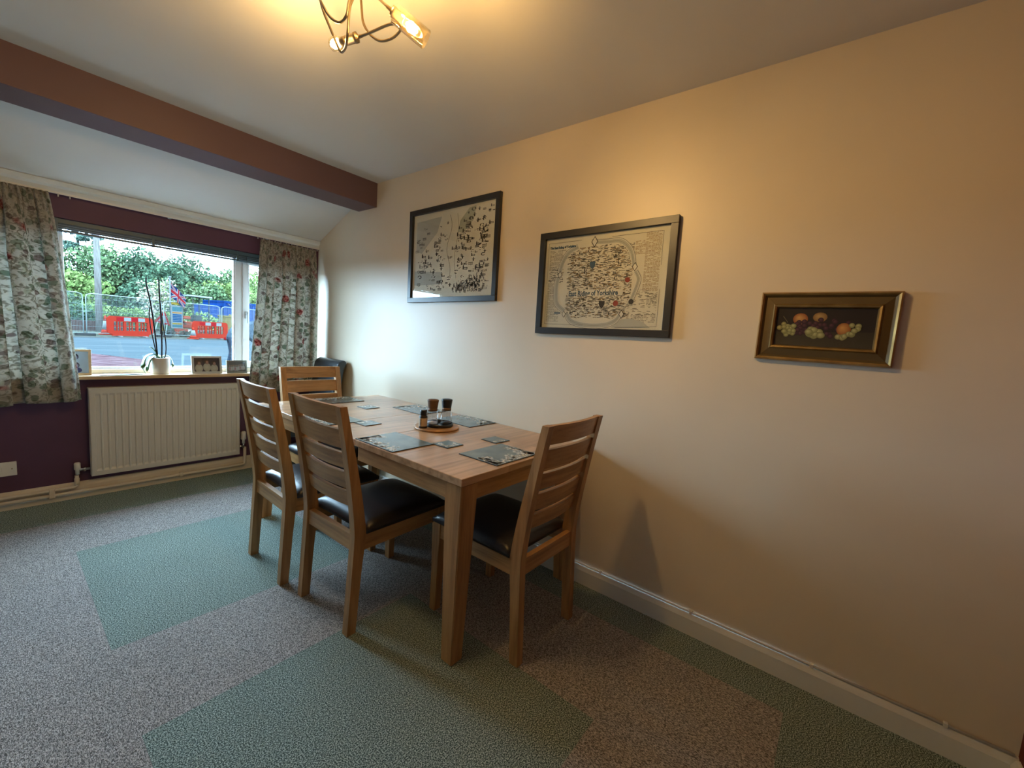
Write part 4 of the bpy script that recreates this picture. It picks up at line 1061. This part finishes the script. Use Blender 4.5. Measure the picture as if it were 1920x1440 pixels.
# flag
t = thing('union_flag', 'red white and blue union flag drooping from a white pole', 'flag', (4.50, 29.9, GZ+.03))
MB().tube([(0, 0, 0), (0, 0, 3.30)], .035, 8).build('flag_pole', sign_w, t)
MB().lathe([(.02, 3.28), (.07, 3.32), (.07, 3.36), (.02, 3.40)], 10).build('pole_cap', sign_w, t)
m = MB(); nu, nv = 44, 26
def fcol(u, v):
    X, Y = (u-.5)*2, (v-.5)*1.0   # 2:1
    if abs(X) < .10 or abs(Y) < .10: return flag_r
    if abs(X) < .17 or abs(Y) < .17: return flag_w
    d1 = abs(Y-X*.5)/1.118; d2 = abs(Y+X*.5)/1.118
    if min(d1, d2) < .035: return flag_r
    if min(d1, d2) < .10: return flag_w
    return flag_b
G = [[m.bm.verts.new((.03+.70*u*(1-.12*v), .05*math.sin(u*9+v*2), 3.05-.80*u**1.1-(1-v)*.0 - v*(.82-.25*u)+.0)) for u in [i/nu for i in range(nu+1)]] for v in [j/nv for j in range(nv+1)]]
for j in range(nv):
    for i in range(nu): m.face([G[j][i], G[j][i+1], G[j+1][i+1], G[j+1][i]], fcol((i+.5)/nu, 1-(j+.5)/nv), True)
m.build('flag_cloth', flag_b, t)

# blue container
t = thing('site_container', 'blue corrugated steel site container behind the fence on the right', 'container', (9.0, 36.3, GZ), (0, 0, .28))
path = []; x = 0
while x < 5.5: path += [(x, 0), (x+.10, 0), (x+.16, .04), (x+.26, .04), (x+.32, 0)]; x += .32
m = MB(); A = [m.bm.verts.new((a, b, .15)) for a, b in path]; B_ = [m.bm.verts.new((a, b, 2.45)) for a, b in path]
for k in range(len(path)-1): m.face([A[k], A[k+1], B_[k+1], B_[k]])
m.build('side_wall', blue_steel, t)
m = MB(); m.box(0, x, .04, 2.4, 2.42, 2.6); m.box(0, .12, -.03, .1, 0, 2.55); m.box(x-.12, x, -.03, .1, 0, 2.55); m.box(0, x, -.03, .08, .0, .18); m.box(0, x, -.03, .06, 2.44, 2.58); m.box(0, .06, .06, 2.4, .1, 2.5); m.build('container_frame', blue_steel, t)
bx(-.75, -.02, .2, 2.2, .2, 2.25, .04).build('lower_unit', blue_steel, t)
MB().tube([(.3, -.06, 2.4), (.55, -.06, 2.2), (.75, -.06, 2.42), (1.0, -.06, 2.2)], .03, 6).build('white_emblem', sign_w, t)
# yellow box
t = thing('yellow_box', 'pale yellow slotted plastic box behind the right barrier', 'box', (8.2, 32.2, GZ+.03), (0, 0, .3))
bx(-.62, .62, -.35, .35, .05, 1.38, .05).build('box_body', yellow_p, t)
m = MB(); m.box(-.66, .66, -.39, .39, 1.36, 1.46, bev=.03); m.box(-.12, .12, -.1, .1, 1.46, 1.56, bev=.02); m.build('box_lid', yellow_p, t)
for i in range(4): 
    for k in range(8): bx(-.48+i*.28, -.36+i*.28, -.358, -.345, .18+k*.135, .22+k*.135).build('slot', sign_o, t)
# mini digger
t = thing('mini_digger', 'small orange mini digger with black canopy frame behind the fence', 'digger', (6.5, 32.9, GZ+.03), (0, 0, .35))
for s in (-1, 1):
    m = MB(); m.prism([(-.85, .18), (-.7, .03), (.7, .03), (.85, .18), (.85, .28), (.7, .42), (-.7, .42), (-.85, .28)], s*.38-.13, s*.38+.13, 'y'); m.build('track', black_plastic, t)
bx(-.7, .62, -.5, .5, .48, .92, .08).build('engine_body', digger_o, t)
bx(-.25, .15, -.25, .25, .92, 1.35, .05).build('seat', rubber, t)
m = MB(); [m.tube([(a, b, .9), (a, b, 2.5)], .03, 6) for a in (-.55, .45) for b in (-.45, .45)]; m.build('canopy_post', rubber, t)
bx(-.68, .62, -.55, .55, 2.48, 2.58, .03).build('canopy', galv, t)
m = MB(); m.tube([(-.7, 0, .75), (-1.15, 0, 1.25), (-1.2, 0, .95), (-1.3, 0, .6)], .07, 8); m.build('boom', digger_o, t)
bx(-1.0, -.94, -.6, .6, .1, .45, .01).build('blade', digger_o, t)
bx(-1.0, -.60, -.35, -.2, 1.05, 1.25, .05).build('work_light_housing', digger_o, t)
# telegraph pole
t = thing('telegraph_pole', 'tall weathered wooden telegraph pole behind the fence', 'pole', (2.10, 34.0, GZ))
MB().tube([(0, 0, -.1), (0, 0, 4), (0, 0, 8.5)], [.155, .145, .13], 12).build('pole_shaft', pole_m, t)
for k in range(6): bx(-.17, .17, -.012, .012, 3.2+k*.45, 3.225+k*.45).build('climbing_step', galv, t)
# low brick wall
t = thing('garden_wall', 'low weathered brick garden wall at the foot of the hedge', 'wall', (1.9, 34.7, GZ), (0, 0, .25))
bx(-1.6, 1.6, 0, .2, 0, .62).build('wall_core', kerb_m, t)
bm_ = bx(-.105, .105, -.014, .0, -.035, .035).build('brick', brick_m, t); first = True
for r in range(7):
    for k in range(14):
        o = bm_ if first else bm_.copy()
        if not first: C.objects.link(o)
        first = False; o.location = (-1.45+k*.223+(.11 if r % 2 else 0), 0, .06+r*.085)
# distant house
t = thing('distant_house', 'pale house with grey roof glimpsed through the trees', 'house', (4.2, 56, GZ), (0, 0, .2))
bx(-3, 3, 0, 6, 0, 2.5).build('house_wall', house_w, t)
m = MB(); m.prism([(-.4, 2.45), (6.4, 2.45), (3, 4.6)], -3.3, 3.3, 'x'); m.build('roof', roof_m, t)
for x in (-1.5, 1.2): bx(x-.5, x+.5, -.05, .02, 1.0, 1.9).build('window', sign_b, t)

def leaf_cloud(name, blobs, n, size, mt, parent, seed, flat=1., asstuff=True):
    rnd = random.Random(seed); V = []; F = []
    vol = [b[3]*b[4]*b[5] for b in blobs]; tot = sum(vol)
    for (cx, cy, cz, rx, ry, rz), vv in zip(blobs, vol):
        for _ in range(int(n*vv/tot)):
            while True:
                p = Vector((rnd.gauss(0, 1), rnd.gauss(0, 1), rnd.gauss(0, 1)))
                if p.length > .01: break
            p.normalize(); r = rnd.random()**.4
            c0 = Vector((cx+p.x*rx*r, cy+p.y*ry*r, cz+p.z*rz*r)); s = size*rnd.uniform(.5, 1.3)
            a = Vector((rnd.gauss(0, 1), rnd.gauss(0, 1), rnd.gauss(0, 1))).normalized(); b = a.orthogonal().normalized(); c2_ = a.cross(b)
            i = len(V); 
            for ang in range(5):
                t_ = ang*2*PI/5+rnd.uniform(-.4, .4); V.append(c0 + (b*math.cos(t_) + c2_*math.sin(t_)*.7)*s*rnd.uniform(.6, 1) + a*rnd.uniform(-.15, .15)*s)
            F.append((i, i+1, i+2, i+3, i+4))
    me = bpy.data.meshes.new(name); me.from_pydata([tuple(v) for v in V], [], F); me.materials.append(mt)
    o = bpy.data.objects.new(name, me); C.objects.link(o); o.parent = parent
    if asstuff: o['kind'] = 'stuff'
    return o
def tree(x, y, h, r, mt, label, seed, name='broadleaf_tree', n=9000, size=.16, low=.12):
    t = thing(name, label, 'tree', (x, y, GZ-.1), group='trees beyond the road')
    rnd = random.Random(seed)
    m = MB(); m.tube([(0, 0, 0), (.1, 0, h*.3), (0, .1, h*.7)], [.22, .17, .06], 8)
    for k in range(5): a = rnd.random()*6.28; m.tube([(0, 0, h*(.25+.1*k)), (math.cos(a)*r*.6, math.sin(a)*r*.6, h*(.45+.1*k))], [.08, .02], 5)
    m.build('trunk', bark, t)
    blobs = [(0, 0, h*.52, r*.8, r*.8, h*.36)]
    for k in range(11):
        a = rnd.random()*6.28; q = rnd.uniform(.35, .8)*r; z = rnd.uniform(low+.12, .86)*h
        s = rnd.uniform(.30, .5)*r*(1 if z < h*.7 else .8); blobs.append((math.cos(a)*q, math.sin(a)*q, z, s*1.15, s, s*.9))
    leaf_cloud('crown', blobs, n, size, mt, t, seed)
specs = [(-1.0, 46, 7.4, 3.2, fol_mid, 'rounded green tree at the left edge of the window view'),
         (3.6, 48, 7.3, 3.2, fol_mid, 'broad green tree just right of the telegraph pole'),
         (7.2, 47, 7.2, 3.1, fol_dark, 'darker green tree in the middle of the tree line'),
         (10.2, 49, 7.5, 3.1, fol_dark, 'bushy dark tree above the flag'),
         (13.3, 52, 6.6, 3.0, fol_mid, 'mid green tree above the digger'),
         (17.0, 54, 7.2, 3.4, fol_yel, 'yellow green tree above the blue container'),
         (21.5, 56, 8.0, 3.8, fol_yel, 'tall yellow green tree seen through the right casement'),
         (1.2, 41, 4.4, 2.2, fol_yel, 'low yellow green tree behind the hedge'),
         (5.4, 41, 4.2, 2.0, fol_dark, 'low dark shrub tree behind the pale blossom bush'),
         (9.6, 42, 4.4, 2.2, fol_mid, 'low green tree behind the digger canopy'),
         (13.0, 46, 5.0, 2.4, fol_yel, 'low bright green tree behind the blue container')]
for k, (x, y, h, r, mt_, lb) in enumerate(specs): tree(x, y, h, r, mt_, lb, 20+k)
# open conifer with drooping tiers behind the pole
t = thing('conifer_tree', 'open tiered dark conifer behind the telegraph pole', 'tree', (3.7, 58, GZ))
MB().tube([(0, 0, 0), (0, 0, 11)], [.25, .05], 8).build('trunk', bark, t)
bl = []
rnd = random.Random(3)
for k in range(26):
    a = rnd.random()*6.28; z = rnd.uniform(5.8, 10.5); q = rnd.uniform(.5, 3.2)*(1.25-z/14); bl.append((math.cos(a)*q, math.sin(a)*q, z, 1.0, 1.0, .16))
leaf_cloud('crown', bl, 2600, .16, fol_conifer, t, 5)
# hedge
t = thing('garden_hedge', 'clipped green hedge running behind the site fence', 'hedge', (3.0, 36.4, GZ), (0, 0, .26))
bx(-4.2, 3.4, -.12, .3, .2, 1.25, .1).build('hedge_core', fol_dark, t)
bl = [(-4.0+.4*k, 0, 1.0, .42, .5, .62+.04*math.sin(k)) for k in range(19)]
leaf_cloud('hedge_leaves', bl, 9000, .07, fol_hedge, t, 8)
t = thing('shrub', 'bright green shrub growing beside the digger', 'shrub', (7.4, 35.2, GZ), group='shrubs beyond the fence')
leaf_cloud('leaves', [(0, 0, .8, .9, .6, .9), (.8, 0, .7, .6, .5, .7), (-.7, .1, .9, .6, .5, .8)], 1500, .10, fol_yel, t, 9)
t = thing('shrub', 'pale shrub with cream blossom seen behind the orchid stems', 'shrub', (4.6, 32.6, GZ), group='shrubs beyond the fence')
MB().tube([(0, 0, 0), (0, 0, 2)], [.06, .03], 6).build('trunk', bark, t)
leaf_cloud('blossom', [(0, 0, 2.4, .75, .6, .95), (-.7, 0, 2.2, .4, .4, .5), (.45, 0, 3.1, .35, .3, .4), (-.3, 0, 1.5, .6, .5, .5), (-.9, 0, 3.0, .2, .2, .2)], 1100, .085, fol_pale, t, 10)
leaf_cloud('yellow_leaves', [(.1, 0, 2.5, .75, .6, 1.0), (.5, 0, 2.0, .4, .4, .4)], 260, .075, fol_yel, t, 11)
t = thing('shrub', 'dark laurel shrub between the hedge and the pole', 'shrub', (.4, 35.6, GZ), group='shrubs beyond the fence')
leaf_cloud('leaves', [(0, 0, 1.2, 1.2, .6, 1.3), (1.1, 0, .9, .7, .5, .9)], 1600, .11, fol_dark, t, 12)
# rubble and dug soil at the digger
t = tag(leaf_cloud('dug_soil', [(5.6, 31.5, .02, 1.5, .8, .32), (6.4, 31.8, .05, .8, .5, .35)], 500, .14, verge_m, None, 13), 'heap of dug stones and soil in front of the digger', 'rubble')

# ------------------------------------------------------------------ person outside
def skin_fig(V, E_, R_, mt_of):
    me = bpy.data.meshes.new('fig'); me.from_pydata(V, E_, []); o = bpy.data.objects.new('fig', me); C.objects.link(o)
    sk = o.modifiers.new('skin', 'SKIN'); sk.use_smooth_shade = True
    for i, r in enumerate(R_): me.skin_vertices[0].data[i].radius = (r, r) if not isinstance(r, tuple) else r
    me.skin_vertices[0].data[0].use_root = True
    ss = o.modifiers.new('sub', 'SUBSURF'); ss.levels = 2; ss.render_levels = 2
    dg = bpy.context.evaluated_depsgraph_get(); m2 = bpy.data.meshes.new_from_object(o.evaluated_get(dg)); bpy.data.objects.remove(o)
    return m2
V = [(0, 0, .92), (.14, 0, 1.04), (.30, 0, 1.18), (.44, 0, 1.24), (.52, 0, 1.25), (.60, 0, 1.24),      # pelvis, spine, chest, neck, head base, head
     (-.01, -.10, .86), (.06, -.11, .48), (.0, -.11, .07), (.13, -.12, .03),                     # right leg
     (-.01, .10, .86), (.02, .11, .48), (-.08, .11, .07), (.05, .12, .03),                      # left leg
     (.38, -.19, 1.19), (.36, -.23, .92), (.52, -.20, .70), (.56, -.20, .62),
     (.38, .19, 1.19), (.38, .23, .92), (.54, .19, .72), (.58, .19, .64)]
E_ = [(0, 1), (1, 2), (2, 3), (3, 4), (4, 5), (0, 6), (6, 7), (7, 8), (8, 9), (0, 10), (10, 11), (11, 12), (12, 13), (2, 14), (14, 15), (15, 16), (16, 17), (2, 18), (18, 19), (19, 20), (20, 21)]
R_ = [.18, .19, .20, .07, .075, .095, .10, .065, .045, .035, .10, .065, .045, .035, .065, .048, .036, .03, .065, .048, .036, .03]
me = skin_fig(V, E_, R_, None)
me.materials.clear(); [me.materials.append(x) for x in (jacket_m, jeans_m, skin_m)]
for p in me.polygons:
    c0 = p.center
    p.material_index = 1 if c0.z < .86 and c0.x < .30 and abs(c0.y) < .21 and not (c0.x > .25) else 0
    if c0.x > .47 and c0.z > 1.1: p.material_index = 2
    if c0.z < .70 and c0.x > .45: p.material_index = 2
pt = thing('person', 'person in a grey-blue jacket bending forward on the road, half hidden by the mullion', 'person', (1.84, 12.0, GZ), (0, 0, -.15))
o = bpy.data.objects.new('body', me); C.objects.link(o); o.parent = pt
m = MB(); m.lathe([(.02, -.06), (.085, -.03), (.098, .02), (.07, .075), (.02, .095)], 16, mx=Matrix.Translation((.60, 0, 1.27))); m.build('hair', bark, pt)
MB().lathe([(.01, 0), (.016, .015), (.008, .03)], 8, mx=Matrix.Translation((.695, 0, 1.20))).build('nose', skin_m, pt)
bpy.context.view_layer.update()
